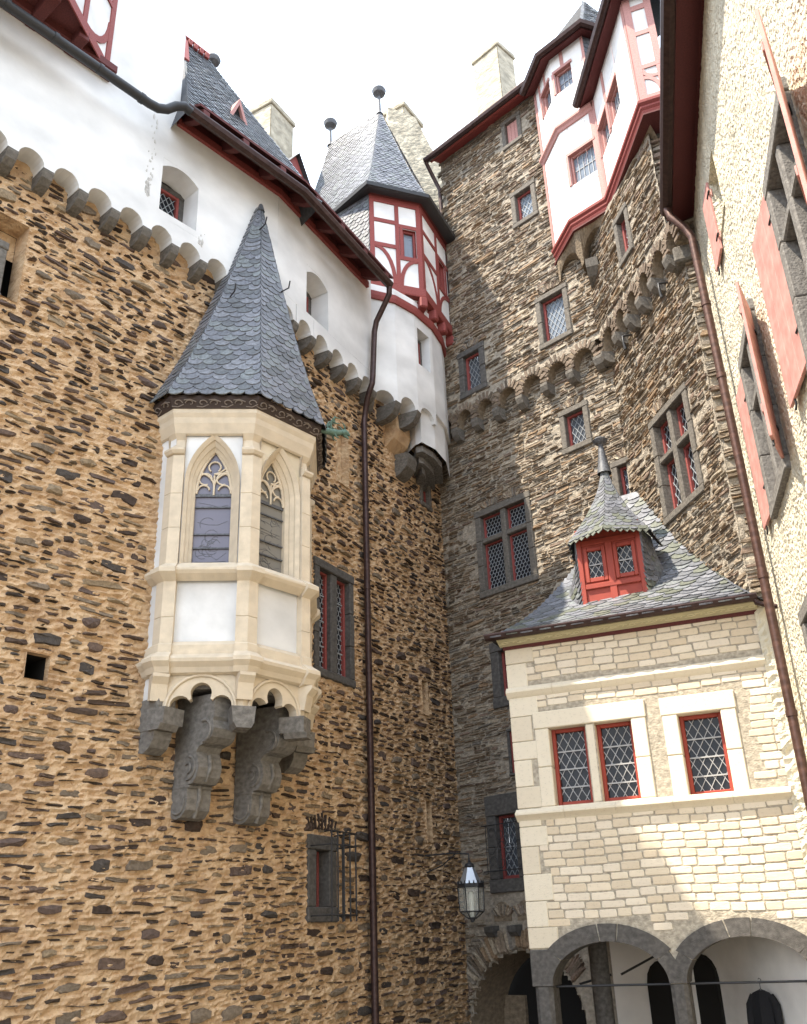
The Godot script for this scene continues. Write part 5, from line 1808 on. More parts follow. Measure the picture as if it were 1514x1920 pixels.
	# arch stones and pillars
	for c in [cl, cr]:
		var cuts = [0.0, 0.2, 0.47, 0.56, 0.82, 1.0] if c == cl else [0.0, 0.17, 0.43, 0.54, 0.8, 1.0]
		for i in cuts.size() - 1:
			var a0 = PI * (1 - cuts[i]) - 0.012
			var a1 = PI * (1 - cuts[i + 1]) + 0.012
			var inn = ell(c[0], c[1] - 0.01, sp, 0.5, 6, a0, a1)
			var out = ell(c[0], c[1] + (0.215 if i > 0 and i < 4 else 0.16), sp, 0.71, 6, a0, a1)
			out.reverse()
			m = Mb.new()
			m.prism(PackedVector2Array(inn + out), -0.44, 0.02 + rnd(-0.006, 0.006))
			put(p, "voussoir", m, M.basalt, C)
	for x in [[-3.53, -3.3], [-1.82, -1.61], [-0.14, 0.1]]:
		m = Mb.new()
		m.prism(PackedVector2Array([v2(x[0], -0.03), v2(x[0] + 0.05, 0.015), v2(x[1] - 0.05, 0.015), v2(x[1], -0.03), v2(x[1], -0.33), v2(x[1] - 0.05, -0.4), v2(x[0] + 0.05, -0.4), v2(x[0], -0.33)]), 0.565, 3.0)
		put(p, "pillar", m, M.basalt, C * Transform3D(Basis(v3(1, 0, 0), v3(0, 0, 1), v3(0, -1, 0)), Vector3.ZERO))
	m = Mb.new()
	m.box(-3.56, -3.28, sp, -0.13, -0.42, 0.018, 0.012)
	put(p, "springer", m, M.basalt, C)
	m = Mb.new()
	m.tube([v3(-3.4, -0.57, -0.2), v3(0.1, -0.57, -0.2)], 0.014, 8)
	put(p, "tie_rod", m, M.black_metal, C)
	# inside of the porch
	m = Mb.new()
	m.box(-3.5, 0.3, 0.1, 0.2, -3.5, -0.44)
	put(p, "inner_ceiling", m, M.inner_white, C)
	m = Mb.new()
	sheet(m, 3.1, 4.62, -3.0, 0.2, [], 0.3, 0.01, 1.0, 0.1)
	put(p, "inner_wall", m, M.inner_white, F.B)
	m = Mb.new()
	sheet(m, -0.06, 3.05, -3.0, 0.2, [], 0.3, 0.01, 1.0, 0.09)
	put(p, "inner_wall", m, M.inner_white, F.B2)
	for d in [[F.B, 3.72, 4.3, -0.35], [F.B2, -0.3, 0.62, -0.28]]:
		m = Mb.new()
		var q = PackedVector2Array([v2(d[1], -3.0), v2(d[2], -3.0), v2(d[2], d[3] - 0.3)])
		for e in ell((d[1] + d[2]) / 2, (d[2] - d[1]) / 2, d[3] - 0.3, 0.3, 8, 0.0, PI): q.append(e)
		m.prism(q, 0.09, 0.14)
		put(p, "inner_doorway", m, M.dark, d[0])
	m = Mb.new()
	m.tube([v3(-2.95, -3.0, -1.3), v3(-2.95, 0.12, -1.3)], 0.13, 10)
	put(p, "inner_column", m, M.basalt, C)
	m = Mb.new()
	m.bar(v3(-2.75, -0.5, -1.75), v3(-2.25, -0.25, -2.3), 0.03, 0.03)
	m.bar(v3(-3.3, -0.6, -1.5), v3(-2.9, -0.5, -1.8), 0.03, 0.03)
	put(p, "iron_strut", m, M.black_metal, C)
	# right end: strip of rough plaster against the neighbour
	m = Mb.new()
	sheet(m, -0.02, 0.6, -3.0, 4.0, [], 0.06, 0.05, 6.0, 0.03)
	put(p, "rough_plaster", m, M.roughcast, C)
	# eaves: red fillet, painted board with vine, gutter
	m = Mb.new()
	m.across(pv([0.0, 3.9, 0.03, 3.9, 0.035, 3.95, 0.0, 3.95]), -3.58, 0.02)
	put(p, "red_fillet", m, M.red_dark, C)
	m = Mb.new()
	m.across(pv([0.0, 3.95, 0.035, 3.95, 0.2, 4.01, 0.2, 4.05, 0.0, 4.08]), -3.62, 0.03)
	var eb = put(p, "eaves_board", m, M.olive, C)
	m = Mb.new()
	scrolls(m, v3(-3.6, 3.98, 0.122), v3(0.02, 3.98, 0.122), v3(0, 0.4, 0.92).normalized() * 0.6, 0.13, 0.007)
	put(eb, "vine_scroll", m, M.vine, C)
	m = Mb.new()
	m.mould(vv([-3.76, 0.27, 0.06, 0.27]), vv(GUT))
	m.tube([v3(0.02, -0.03, 0.27), v3(0.04, -0.12, 0.27), v3(0.22, -0.22, 0.26), v3(0.42, -0.27, 0.3)], 0.042, 8)
	put(p, "gutter", m, M.copper, C * Transform3D(Basis().scaled(v3(1, 0.8, 1)), v3(0, 4.07, 0)))
	# roof: one broad concave front from the eaves to a short top against the tower, steep sides
	var inv = F.world.affine_inverse() * C
	var e0 = C * v3(-3.72, 4.04, 0.3)
	var e1 = C * v3(0.05, 4.04, 0.3)
	var t0 = F.world * v3(3.85, 7.15, -15.45)
	var t1 = F.world * v3(4.2, 7.1, -15.1)
	var b0 = C * v3(-3.72, 4.1, -3.3)
	var b1 = C * v3(0.9, 4.1, -2.4)
	var sl = []
	var no = (e1 - e0).cross(t0 - e0).normalized()
	var L = sagged.bind(e0, t0, no * -0.4)
	var R = sagged.bind(e1, t1, no * -0.28)
	slates(sl, L, R, 4.6, 0.135, 0.25, 6)
	var L2 = sagged.bind(e1, t1, no * -0.28)
	var R2 = sagged.bind(b1, t1 + v3(0.05, 0, -0.2), Vector3.ZERO)
	slates(sl, L2, R2, 4.0, 0.135, 0.25, 6)
	m = Mb.new()
	for i in 12:
		var a = i / 12.0
		var b = (i + 1) / 12.0
		m.quad(L.call(a), R.call(a), R.call(b), L.call(b))
		m.quad(L2.call(a), R2.call(a), R2.call(b), L2.call(b))
		m.quad(sagged(a, b0, t0, Vector3.ZERO), L.call(a), L.call(b), sagged(b, b0, t0, Vector3.ZERO))
	put(p, "roof", m, M.slate_plain, Transform3D())
	# dormer: red front with two casements, slated cheeks, pointed spire with zigzag eaves
	var dx = -1.94
	var dz = -0.62
	var D = C * Transform3D(Basis(), v3(dx, -0.1, dz))
	m = Mb.new()
	sheet(m, -0.5, 0.5, 4.55, 5.95, [hole(-0.4, -0.06, 5.05, 5.62), hole(0.06, 0.4, 5.05, 5.62)], 0.5, 0.0, 1.0, 0.0)
	m.box(-0.5, -0.44, 4.55, 5.95, -1.4, -0.001)
	m.box(0.44, 0.5, 4.55, 5.95, -1.4, -0.001)
	m.box(-0.5, -0.42, 4.58, 5.9, 0.0, 0.035, 0.008)
	m.box(0.42, 0.5, 4.58, 5.9, 0.0, 0.035, 0.008)
	m.box(-0.055, 0.055, 4.58, 5.75, 0.0, 0.03, 0.008)
	m.box(-0.42, 0.42, 5.66, 5.75, 0.0, 0.032, 0.008)
	m.box(-0.42, 0.42, 4.94, 5.02, 0.0, 0.038, 0.008)
	m.box(-0.42, 0.42, 4.56, 4.66, 0.0, 0.034, 0.008)
	var dm = put(p, "dormer", m, M.red_bright, D, "red dormer with two small casements and a pointed slate cap")
	for s in [[-0.4, -0.06], [0.06, 0.4]]:
		window(p, D, s[0], s[1], 5.05, 5.62, {"sw": 0.0, "dr": 0.02, "z1": 0.0, "fw": 0.06, "fm": "red_bright", "sm": "red", "pw": 0.1, "ph": 0.16, "bars": [0.5], "lm": "lead_light"})
	var ap = D * v3(0.03, 7.1, -0.42)
	var hx = [v2(-0.66, -0.65), v2(-0.58, 0.08), v2(0.02, 0.4), v2(0.64, 0.06), v2(0.72, -0.7)]
	var hp = []
	for h in hx: hp.append(D * v3(h.x, 5.74 if h.y > -0.3 else 5.7, h.y))
	m = Mb.new()
	for i in 4:
		var a = spike.bind(hp[i], ap)
		var b = spike.bind(hp[i + 1], ap)
		slates(sl, a, b, 1.5, 0.085, 0.13, 6, 0, 4)
		for q in 10: m.quad(a.call(q / 10.0), b.call(q / 10.0), b.call((q + 1) / 10.0), a.call((q + 1) / 10.0))
		if i == 1 or i == 2: # zigzag row of pointed slates hanging over the front
			var l = hp[i].distance_to(hp[i + 1])
			var n = int(l / 0.1)
			var al = (hp[i + 1] - hp[i]).normalized()
			for q in n:
				var up = (Vector3.UP * 0.9 - al.cross(Vector3.UP) * 0.42).normalized()
				sl.append([Transform3D(Basis(al * l / n * 1.02, up * 0.15, al.cross(up) * 0.012), hp[i] + al * (q + 0.5) * l / n + v3(0, -0.015, 0) + al.cross(up) * 0.02), 4, 5])
	put(p, "dormer_roof", m, M.slate_plain, Transform3D())
	m = Mb.new()
	m.lathe(vv([0.12, 0.0, 0.085, 0.18, 0.055, 0.42, 0.04, 0.52, 0.05, 0.54, 0.1, 0.57, 0.13, 0.62, 0.1, 0.65, 0.02, 0.67, 0.0, 0.7]), v3(0, 0, 0), 12)
	put(p, "finial", m, M.lead_grey, Transform3D(Basis(), ap + v3(0, -0.06, 0)))
	# cheeks sweep out into the roof
	for s in [-1.0, 1.0]:
		var f = cheek.bind(D, s, 0.0)
		var g = cheek.bind(D, s, 1.0)
		m = Mb.new()
		for q in 8:
			var a = q / 8.0
			var b = (q + 1) / 8.0
			if s < 0: m.quad(g.call(a), f.call(a), f.call(b), g.call(b))
			else: m.quad(f.call(a), g.call(a), g.call(b), f.call(b))
		put(p, "dormer_cheek", m, M.slate_plain, Transform3D())
		if s < 0: slates(sl, g, f, 1.35, 0.1, 0.16, 6)
		else: slates(sl, f, g, 1.35, 0.1, 0.16, 6)
	m = Mb.new()
	m.quad(v3(-0.56, 4.48, 0.06), v3(0.66, 4.48, 0.06), v3(0.6, 4.62, -0.02), v3(-0.5, 4.62, -0.02))
	put(p, "lead_flashing", m, M.lead_grey, D)
	pieces(p, sl, SL, "slate", slate_cols(2.0) + [lin(0.19, 0.205, 0.17)], "slate", "roof_slates")
func sagged(t, a: Vector3, b: Vector3, s: Vector3) -> Vector3: return a.lerp(b, t) + s * (4 * t * (1 - t)) * (1.2 - 0.5 * t)
func spike(t, a: Vector3, b: Vector3) -> Vector3:
	var k = pow(1.0 - t, 1.55) * 0.94 + 0.06
	return v3(b.x + (a.x - b.x) * k, lerp(a.y, b.y, t), b.z + (a.z - b.z) * k)
func cheek(t, D: Transform3D, s, out) -> Vector3: # t from the foot (spread out over the roof) to the eaves
	var k = pow(1 - t, 1.7)
	return D * v3(s * (0.49 + out * (0.1 + 0.42 * k)), lerp(4.5, 5.8, t) + out * 0.16 * k, 0.03 - out * (0.5 - 0.1 * k))

# ---------- roughcast house on the right
func build_right():
	var D: Transform3D = F.D
	var h = thing("roughcast_house", "pale yellow roughcast house with grey stone windows and salmon shutters at the right edge", "building", D)
	var hs = [hole(1.6, 3.05, 4.6, 6.88), hole(4.95, 6.35, 4.6, 6.88), hole(2.07, 2.75, 8.6, 9.57), hole(1.95, 3.0, 0.9, 3.28)]
	var m = Mb.new()
	sheet(m, 0.0, 9.0, -3.0, 10.6, hs, 0.03, 0.014, 8.0, 0.0)
	put(h, "roughcast", m, M.roughcast, D)
	m = Mb.new()
	sheet(m, 9.0, 15.0, -3.0, 10.6, [], 0.12, 0.03, 6.5, 0.0)
	put(h, "roughcast", m, M.roughcast, D)
	m = Mb.new()
	m.box(0.0, 15.0, -3.0, 10.6, -6.0, -0.8)
	put(h, "inner_wall", m, M.dark, D)
	m = Mb.new() # end of the wall towards the tower
	m.quad(v3(0, -3, -0.9), v3(0, -3, 0.01), v3(0, 10.6, 0.01), v3(0, 10.6, -0.9))
	put(h, "roughcast", m, M.roughcast, D)
	m = Mb.new()
	reveal(m, 2.07, 2.75, 8.6, 9.57, -0.45, 0.02)
	put(h, "opening_reveal", m, M.roughcast, D)
	m = Mb.new()
	m.box(2.0, 2.8, 8.5, 9.6, -0.5, -0.45)
	put(h, "opening_back", m, M.dark, D)
	var wq = {"sw": 0.16, "sp": 0.06, "dr": 0.22, "fw": 0.06, "lat": "g", "pw": 0.18, "ph": 0.25, "mul": 0.14, "tr": 6.1, "sm": "greystone_light"}
	for w in [[1.76, 2.9, 4.76, 6.72], [5.1, 6.2, 4.76, 6.72], [2.1, 2.9, 1.05, 3.12]]:
		if w[3] < 4: wq["tr"] = 2.4
		window(h, D, w[0], w[1], w[2], w[3], wq)
	# shutters: [hinge u, width sign, angle from the wall, bottom, top, width]
	for s in [[1.6, -1, 0.04, 4.72, 6.72, 0.62, "left shutter of the near lower window, flat on the wall"], [3.06, 1, 0.3, 4.72, 6.72, 0.64, "right shutter standing off the wall, seen edge on"], [4.95, -1, 0.05, 4.8, 6.86, 0.9, "large left shutter with iron hook"], [6.4, 1, 0.32, 4.75, 6.8, 0.85, "shutter cut by the right edge"], [2.06, -1, 0.05, 8.45, 9.62, 0.52, "small shutter of the top slot"]]:
		m = Mb.new()
		var n = 3
		for k in n: m.box(s[5] * k / n + 0.002, s[5] * (k + 1) / n - 0.002, s[3], s[4], 0.0, 0.035, 0.004)
		for e in [0.18, 0.82]:
			var y = lerp(s[3], s[4], e)
			m.box(0.0, s[5] * 0.96, y - 0.05, y + 0.05, 0.035, 0.055, 0.005) if s[1] > 0 else m.box(-0.03, 0.02, y - 0.07, y + 0.07, 0.035, 0.05, 0.005)
		var b = Basis(v3(s[1] * cos(s[2]), 0, sin(s[2])), Vector3.UP, v3(s[1] * cos(s[2]), 0, sin(s[2])).cross(Vector3.UP))
		if s[1] < 0: b = b * Basis(v3(1, 0, 0), v3(0, 1, 0), v3(0, 0, 1))
		var o = put(h, "shutter", m, M.salmon, D * Transform3D(b, v3(s[0], 0, 0.05)), s[6])
		m = Mb.new()
		for e in [0.18, 0.82]:
			var y = lerp(s[3], s[4], e)
			m.tube([v3(-0.06, y, 0.0), v3(0.1, y, 0.0)], 0.016, 6)
		m.tube([v3(s[5] * 0.8, s[3] + 0.12, 0.02), v3(s[5] * 0.8, s[3] - 0.06, 0.02), v3(s[5] * 0.8 + 0.06, s[3] - 0.09, 0.02)], 0.012, 6)
		put(o, "shutter_iron", m, M.black_metal, D * Transform3D(b, v3(s[0], 0, 0.05)))
	# eaves: wide brown gutter, red soffit
	m = Mb.new()
	m.quad(v3(0.05, 10.72, 0.02), v3(15.0, 10.72, 0.02), v3(15.0, 10.55, 0.4), v3(0.05, 10.55, 0.4))
	m.box(0.05, 15.0, 10.72, 10.85, -0.5, 0.4)
	put(h, "eaves_soffit", m, M.red_dark, D)
	m = Mb.new()
	m.mould(vv([0.45, 0.44, 15.0, 0.44]), vv(GUT).map(func(e): return e * 1.15))
	put(h, "gutter", m, M.copper, D * Transform3D(Basis(), v3(0, 10.58, 0)))
	m = Mb.new()
	m.quad(v3(0, 10.75, 0.4), v3(15, 10.75, 0.4), v3(15, 14.0, -3.0), v3(0, 14.0, -3.0))
	m.quad(v3(0, 14.0, -3.0), v3(15, 14.0, -3.0), v3(15, 10.75, -6.4), v3(0, 10.75, -6.4))
	put(h, "roof", m, M.slate_plain, D)
	m = Mb.new()
	downpipe_path(m, [v3(0.62, 10.5, 0.44), v3(0.66, 10.3, 0.42), v3(0.7, 10.0, 0.25), v3(0.7, 9.8, 0.17), v3(0.68, 6.0, 0.15), v3(0.68, -3.0, 0.15)], 0.062)
	solo("downpipe", "tall reddish-brown downpipe on the corner between stone tower and yellow house", "pipe", m, M.copper_red, D)

# ---------- small things
func build_small():
	var A2: Transform3D = F.A2
	var B: Transform3D = F.B
	var C: Transform3D = F.C
	# ground
	var m = Mb.new()
	m.quad(v3(-200, 0, 200), v3(200, 0, 200), v3(200, 0, -200), v3(-200, 0, -200))
	solo("ground", "", "", m, M.paving, Transform3D(), "", "structure")
	# iron cage grille
	m = Mb.new()
	var z = 0.38
	for y in [0.4, 1.32]:
		m.tube([v3(1.44, y, 0), v3(1.44, y, z), v3(2.12, y, z), v3(2.12, y, 0)], 0.013, 6)
	for k in 5: m.tube([v3(1.46 + k * 0.16, 0.32, z), v3(1.46 + k * 0.16, 1.5, z), v3(1.46 + k * 0.16, 1.5, z - 0.12)], 0.012, 6)
	for k in 2: m.tube([v3(2.12, 0.32, 0.14 + k * 0.13), v3(2.12, 1.46, 0.14 + k * 0.13)], 0.012, 6)
	m.tube([v3(1.44, 1.5, z), v3(2.12, 1.5, z), v3(2.12, 1.5, 0)], 0.013, 6)
	solo("window_grille", "black wrought-iron cage grille standing off the small dark window in the ochre wall", "grille", m, M.black_metal, A2)
	# scroll grille on the lowest tower window
	m = Mb.new()
	for y in [1.12, 1.9]: m.tube([v3(0.62, y, 0.1), v3(1.6, y, 0.1)], 0.011, 6)
	for k in 4:
		for j in 3:
			var c = v2(0.85 + k * 0.2, 1.26 + j * 0.24)
			var p = []
			for i in 12:
				var t = i / 11.0
				var a = t * 5.0 + (k + j) % 2 * PI
				p.append(v3(c.x + cos(a) * 0.11 * (1 - 0.7 * t), c.y + sin(a) * 0.13 * (1 - 0.7 * t), 0.1))
			m.tube(p, 0.007, 5)
	for x in [0.72, 1.15, 1.55]: m.tube([v3(x, 1.12, 0.1), v3(x, 1.9, 0.1)], 0.008, 5)
	for x in [0.66, 1.58]: m.tube([v3(x, 1.9, 0.1), v3(x, 1.9, -0.05)], 0.01, 5)
	solo("scroll_grille", "black iron grille of curling scrolls before the lowest tower window beside the porch", "grille", m, M.black_metal, B)
	# lantern on its arm
	var L = A2 * Transform3D(Basis(), v3(5.03, 0.35, 0.82))
	var ln = thing("wall_lantern", "six-sided black iron lantern with glass panes hanging beside the gate", "lantern", L, EYE + 0.35)
	var hexa = func(r): 
		var o = []
		for k in 6: o.append(v2(cos(TAU * -k / 6.0) * r, sin(TAU * -k / 6.0) * r))
		return o
	m = Mb.new()
	for k in 6:
		var a = TAU * k / 6.0
		var b = TAU * (k + 1) / 6.0
		var d = func(t, r, y): return v3(cos(t) * r, y, sin(t) * r)
		m.tube([d.call(a, 0.06, -0.01), d.call(a, 0.2, 0.1), d.call(a, 0.215, 0.5)], 0.01, 5)
		for e in [[0.2, 0.1], [0.215, 0.48]]: m.tube([d.call(a, e[0], e[1]), d.call(b, e[0], e[1])], 0.011, 5)
		m.tube([d.call(a, 0.06, 0.0), d.call(b, 0.06, 0.0)], 0.012, 5)
		m.quad(d.call(b, 0.225, 0.48), d.call(a, 0.225, 0.48), d.call(a, 0.225, 0.53), d.call(b, 0.225, 0.53))
		for q in 3:
			var t = lerp(a, b, q / 3.0)
			m.tube([d.call(t, 0.215, 0.53), d.call(t, 0.22, 0.575)], [0.016, 0.006], 5)
	m.tube([v3(0, -0.06, 0), v3(0, 0.0, 0)], [0.02, 0.06], 8)
	m.lathe(vv([0.075, 0.78, 0.085, 0.8, 0.07, 0.84, 0.03, 0.86, 0.02, 0.9, 0.0, 0.91]), Vector3.ZERO, 10)
	put(ln, "lantern_frame", m, M.black_metal, L)
	m = Mb.new()
	for k in 6:
		var a = TAU * k / 6.0
		var b = TAU * (k + 1) / 6.0
		m.quad(v3(cos(b) * 0.205, 0.5, sin(b) * 0.205), v3(cos(a) * 0.205, 0.5, sin(a) * 0.205), v3(cos(a) * 0.075, 0.79, sin(a) * 0.075), v3(cos(b) * 0.075, 0.79, sin(b) * 0.075))
	put(ln, "lantern_roof", m, M.zinc, L)
	for k in 6:
		var a = TAU * k / 6.0
		var b = TAU * (k + 1) / 6.0
		m = Mb.new()
		m.quad(v3(cos(b) * 0.196, 0.1, sin(b) * 0.196), v3(cos(a) * 0.196, 0.1, sin(a) * 0.196), v3(cos(a) * 0.21, 0.48, sin(a) * 0.21), v3(cos(b) * 0.21, 0.48, sin(b) * 0.21))
		m.quad(v3(cos(b) * 0.06, 0.0, sin(b) * 0.06), v3(cos(a) * 0.06, 0.0, sin(a) * 0.06), v3(cos(a) * 0.196, 0.1, sin(a) * 0.196), v3(cos(b) * 0.196, 0.1, sin(b) * 0.196))
		put(ln, "pane", m, M.pane, L)
	m = Mb.new()
	m.lathe(vv([0.035, 0.02, 0.04, 0.2, 0.05, 0.34, 0.03, 0.4, 0.0, 0.41]), Vector3.ZERO, 10)
	put(ln, "lamp_bulb", m, M.milk_glass, L)
	m = Mb.new()
	m.tube([v3(0, 0.9, 0), v3(0, 1.0, 0), v3(0, 1.03, -0.3), v3(0, 1.03, -0.84)], 0.014, 6)
	m.tube([v3(0, 0.75, -0.82), v3(0, 0.85, -0.5), v3(0, 1.02, -0.25)], 0.011, 6)
	put(ln, "wall_arm", m, M.black_metal, L)
	# coat on a hanger inside the porch
	var K = F.B2 * Transform3D(Basis(Vector3.UP, 0.5).scaled(Vector3.ONE * 0.72), v3(1.95, -0.17, 0.24))
	var ct = thing("hanging_coat", "black coat on a wire hanger under the right porch arch", "coat", K, EYE - 1.8)
	m = Mb.new()
	var ys = [[-0.72, 0.06, 0.045], [-0.76, 0.17, 0.06], [-0.82, 0.215, 0.075], [-0.95, 0.205, 0.09], [-1.2, 0.2, 0.1], [-1.5, 0.22, 0.11], [-1.85, 0.25, 0.12], [-1.87, 0.22, 0.09]]
	for i in ys.size() - 1:
		for k in 16:
			var f = func(r, q):
				var t = TAU * q / 16.0
				return v3(cos(t) * r[1], r[0], sin(t) * r[2] * (1 + 0.25 * sin(t * 5)))
			m.quad(f.call(ys[i + 1], k + 1), f.call(ys[i + 1], k), f.call(ys[i], k), f.call(ys[i], k + 1))
	put(ct, "coat_body", m, M.black_cloth, K)
	for s in [-1, 1]:
		m = Mb.new()
		m.tube([v3(0.17 * s, -0.8, 0), v3(0.25 * s, -0.95, 0.01), v3(0.27 * s, -1.2, 0.03), v3(0.265 * s, -1.42, 0.05)], [0.06, 0.075, 0.07, 0.06], 9, 0.8)
		put(ct, "sleeve", m, M.black_cloth, K)
	m = Mb.new()
	m.tube([v3(-0.2, -0.8, 0), v3(0, -0.7, 0), v3(0.2, -0.8, 0)], 0.008, 5)
	m.tube([v3(0, -0.7, 0), v3(0, -0.62, 0), v3(0.03, -0.59, 0), v3(0.035, -0.55, 0), v3(0, -0.53, 0), v3(-0.02, -0.55, 0)], 0.006, 5)
	put(ct, "hanger", m, M.black_metal, K)
	# wind vane, thin against the sky
	var V = Transform3D(Basis(Vector3.UP, 0.6), v3(-3.9, EYE + 21.3, -17.6))
	var wv = thing("wind_vane", "thin pale banner-shaped wind vane against the sky at the upper left", "vane", V, EYE + 20.5)
	m = Mb.new()
	m.tube([v3(0, -3.0, 0), v3(0, 0.5, 0)], 0.015, 6)
	put(wv, "vane_rod", m, M.zinc, V)
	m = Mb.new()
	m.bar(v3(-0.12, 0.3, 0), v3(0.3, 0.05, 0), 0.07, 0.012)
	put(wv, "banner", m, M.zinc, V)

func _ready():
	# camera
	cam = Camera3D.new()
	cam.name = "camera"
	var rr = v3(0.99921928, -0.03594121, -0.01640036)
	var uu = v3(0.03950728, 0.90903067, 0.41485219)
	var fw = v3(-0.0, 0.41517613, -0.90974048)
	add_child(cam)
	cam.transform = Transform3D(Basis(rr, uu, -fw).orthonormalized(), v3(0, EYE, 0))
	cam.fov = 56.828
	cam.near = 0.1
	cam.far = 500.0
	cam.current = true
	# sky and sun
	var env = Environment.new()
	env.background_mode = Environment.BG_SKY
	var sky = Sky.new()
	var sm = ProceduralSkyMaterial.new()
	sm.sky_top_color = Color(0.86, 0.92, 1.0)
	sm.sky_horizon_color = Color(0.98, 0.99, 1.0)
	sm.sky_curve = 0.2
	sm.ground_bottom_color = Color(0.4, 0.38, 0.35)
	sm.ground_horizon_color = Color(0.7, 0.7, 0.7)
	sm.sky_energy_multiplier = 1.0
	sm.sun_angle_max = 20.0
	sky.sky_material = sm
	env.sky = sky
	env.ambient_light_source = Environment.AMBIENT_SOURCE_SKY
	env.tonemap_mode = Environment.TONE_MAPPER_LINEAR
	env.tonemap_exposure = 3.6
	env.sdfgi_enabled = true
	env.ssao_enabled = true
	env.ssil_enabled = true
	var we = WorldEnvironment.new()
	we.name = "sky_environment"
	we.environment = env
	add_child(we)
	var sun = DirectionalLight3D.new()
	sun.name = "sun"
	var az = deg_to_rad(-112.0)
	var el = deg_to_rad(60.0)
	var to = v3(sin(az) * cos(el), sin(el), -cos(az) * cos(el))
	add_child(sun)
	sun.look_at_from_position(to * 50, Vector3.ZERO, Vector3.UP)
	sun.light_energy = 1.05
	sun.light_color = Color(1.0, 0.95, 0.87)
	sun.light_angular_distance = 0.5
	sun.shadow_enabled = true
	rng.seed = 20240611
	F = {"A1": frame(-2.742, -12.299, 40.3), "A2": frame(-2.214, -12.921, 28.0), "B": frame(0.8115, -18.6064, 134.4), "B2": frame(4.0987, -15.3874, 168.2), "B3": frame(4.727, -12.380, 112.0), "D": frame(4.955, -12.288, 192.9), "C": frame(4.724, -12.327, 111.9), "world": Transform3D(Basis(), v3(0, EYE, 0))}
	F["O"] = frame_at(F.A1, 0.355, 0.0)
	materials()
	make_shapes()
	build_left()
	build_oriel()
	build_turret()
	build_tower()
	build_bay()
	build_porch()
	build_right()
	build_small()

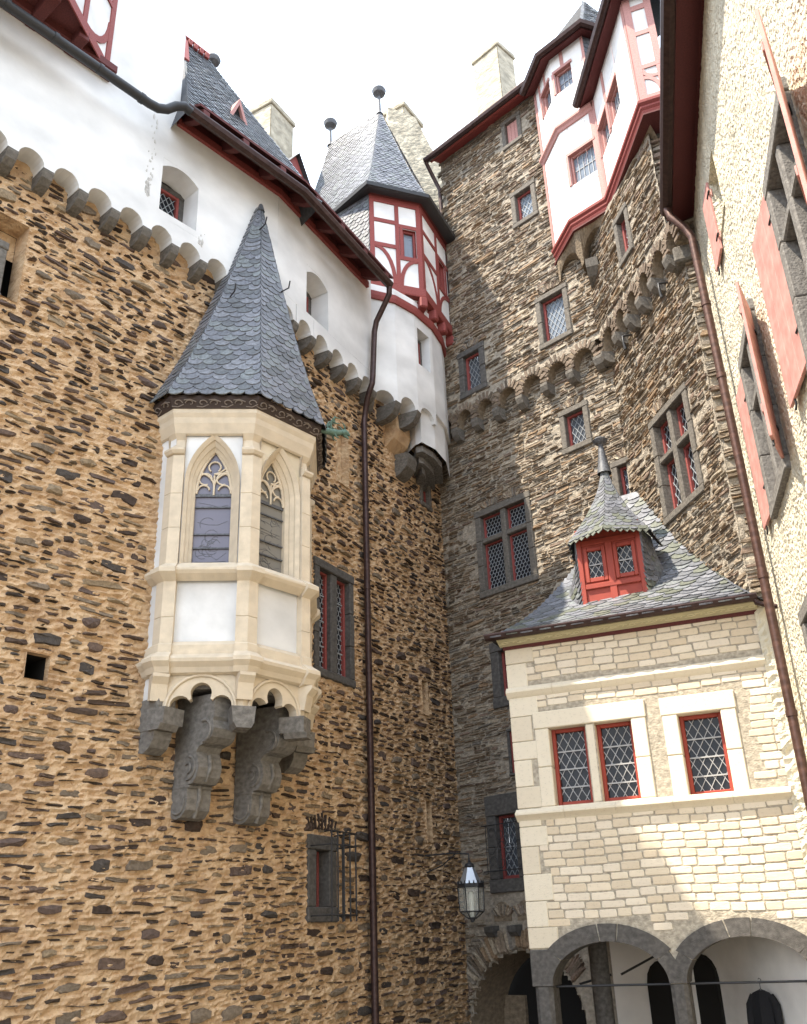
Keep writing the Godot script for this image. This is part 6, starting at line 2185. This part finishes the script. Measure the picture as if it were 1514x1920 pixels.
func g(x): return Color(x, x, x)
func materials():
	var mott = noise_tex("mottle", 0.02, g(0.62), g(1.0), FastNoiseLite.TYPE_SIMPLEX_SMOOTH, 5)
	var soft = noise_tex("soft", 0.008, g(0.88), g(1.0), FastNoiseLite.TYPE_SIMPLEX_SMOOTH, 4)
	var grain = noise_tex("grain", 0.06, g(0.7), g(1.0), FastNoiseLite.TYPE_SIMPLEX_SMOOTH, 4)
	var pits = noise_tex("pits", 0.028, g(0.84), g(1.0), FastNoiseLite.TYPE_CELLULAR, 1, g(0.98), FastNoiseLite.RETURN_DISTANCE, 0.12)
	var blotch = noise_tex("blotch", 0.007, g(0.8), g(1.0), FastNoiseLite.TYPE_SIMPLEX_SMOOTH, 6)
	var ochre_t = noise_tex("ochre", 0.012, Color(0.74, 0.68, 0.64), Color(1.0, 1.0, 1.0), FastNoiseLite.TYPE_SIMPLEX_SMOOTH, 5, Color(0.92, 0.87, 0.82))
	var bump = norm_tex("bump", 0.05, 8.0)
	var fine = norm_tex("fine", 0.12, 4.0)
	var gentle = norm_tex("gentle", 0.015, 4.0)
	mat("ochre", lin(0.62, 0.475, 0.315), 0.95, ochre_t, 0.45, bump, 1.0)
	mat("ochre_pale", lin(0.62, 0.49, 0.33), 0.95, ochre_t, 0.5, bump, 1.0)
	mat("rubble", lin(1, 1, 1), 0.85, mott, 2.0, bump, 0.8, 0.0, true)
	mat("rubble_dark", lin(0.07, 0.05, 0.04), 0.85, mott, 2.0, bump, 0.8)
	mat("slatestone", lin(1, 1, 1), 0.8, mott, 2.0, bump, 0.8, 0.0, true)
	mat("mortar", lin(0.46, 0.4, 0.32), 0.95, mott, 1.0, bump, 1.0)
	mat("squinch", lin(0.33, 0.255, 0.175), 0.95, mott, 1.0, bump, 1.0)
	mat("plaster", lin(0.86, 0.855, 0.84), 0.9, blotch, 0.25, gentle, 0.25)
	mat("cream_plaster", lin(0.7, 0.6, 0.44), 0.9, soft, 0.4, gentle, 0.3)
	mat("old_plaster", lin(0.6, 0.54, 0.42), 0.95, mott, 0.25, bump, 0.5)
	mat("inner_white", lin(0.78, 0.75, 0.7), 0.9, soft, 0.4)
	mat("roughcast", lin(0.78, 0.72, 0.57), 0.95, blotch, 0.5, bump, 1.2)
	mat("tuff", lin(0.7, 0.595, 0.45), 0.9, soft, 1.0, fine, 0.5)
	mat("tuff_brick", lin(1, 1, 1), 0.9, pits, 1.2, fine, 0.5, 0.0, true)
	mat("tuff_mortar", lin(0.6, 0.53, 0.42), 0.95, mott, 1.2, bump, 0.6)
	mat("tuff_quoin", lin(0.72, 0.645, 0.51), 0.9, pits, 1.0, fine, 0.5)
	mat("tuff_quoin2", lin(0.66, 0.58, 0.45), 0.9, pits, 1.0, fine, 0.5)
	mat("greystone", lin(0.2, 0.18, 0.155), 0.9, mott, 1.4, bump, 0.5)
	mat("greystone_light", lin(0.27, 0.255, 0.235), 0.9, mott, 1.4, bump, 0.5)
	mat("console_stone", lin(0.25, 0.23, 0.205), 0.9, mott, 1.2, fine, 0.6)
	mat("basalt", lin(0.14, 0.13, 0.12), 0.85, mott, 1.2, fine, 0.6)
	mat("slate", lin(1, 1, 1), 0.42, mott, 1.6, fine, 0.35, 0.0, true)
	mat("slate_plain", lin(0.08, 0.082, 0.09), 0.6, mott, 1.6)
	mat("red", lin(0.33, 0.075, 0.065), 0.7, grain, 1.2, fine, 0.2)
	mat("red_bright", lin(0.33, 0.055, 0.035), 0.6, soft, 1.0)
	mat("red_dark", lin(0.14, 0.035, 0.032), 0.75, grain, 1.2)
	mat("faint_timber", lin(0.78, 0.66, 0.63), 0.9)
	mat("pink", lin(0.58, 0.3, 0.27), 0.75, grain, 1.2)
	mat("salmon", lin(0.64, 0.31, 0.27), 0.65, blotch, 1.2, fine, 0.25)
	mat("copper", lin(0.085, 0.05, 0.045), 0.4, mott, 1.0, null, 1.0, 0.4)
	mat("copper_red", lin(0.13, 0.07, 0.055), 0.42, mott, 1.0, null, 1.0, 0.35)
	mat("black_metal", lin(0.03, 0.03, 0.032), 0.5)
	mat("lead_grey", lin(0.16, 0.165, 0.18), 0.55, mott, 2.0, null, 1.0, 0.2)
	mat("lead", lin(0.3, 0.32, 0.34), 0.5)
	mat("lead_light", lin(0.36, 0.36, 0.36), 0.5)
	mat("zinc", lin(0.5, 0.52, 0.55), 0.3, null, 1.0, null, 1.0, 0.6)
	mat("verdigris", lin(0.16, 0.26, 0.2), 0.7, mott, 4.0)
	mat("dark_wood", lin(0.05, 0.035, 0.03), 0.7)
	mat("scroll_grey", lin(0.2, 0.165, 0.14), 0.7)
	mat("olive", lin(0.48, 0.44, 0.29), 0.8)
	mat("vine", lin(0.62, 0.57, 0.38), 0.8)
	mat("grime", lin(0.5, 0.48, 0.45), 0.95)
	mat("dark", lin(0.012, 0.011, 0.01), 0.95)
	mat("black_cloth", lin(0.012, 0.012, 0.014), 0.95)
	mat("paving", lin(0.24, 0.22, 0.19), 0.95, mott, 0.5)
	mat("milk_glass", lin(0.7, 0.7, 0.6), 0.5)
	for q in [["glass", 0.018, 0.02, 0.025], ["glass_sky", 0.16, 0.19, 0.23], ["glass_mid", 0.07, 0.08, 0.095], ["glass_lilac", 0.16, 0.155, 0.2], ["glass_grey", 0.2, 0.19, 0.17]]:
		var m = mat(q[0], lin(q[1], q[2], q[3]), 0.06 if q[0] != "glass_lilac" and q[0] != "glass_grey" else 0.3)
		m.metallic_specular = 0.4
	M["glass"].metallic_specular = 0.3
	var p = mat("pane", lin(0.8, 0.82, 0.75), 0.05)
	p.transparency = BaseMaterial3D.TRANSPARENCY_ALPHA
	p.albedo_color.a = 0.25
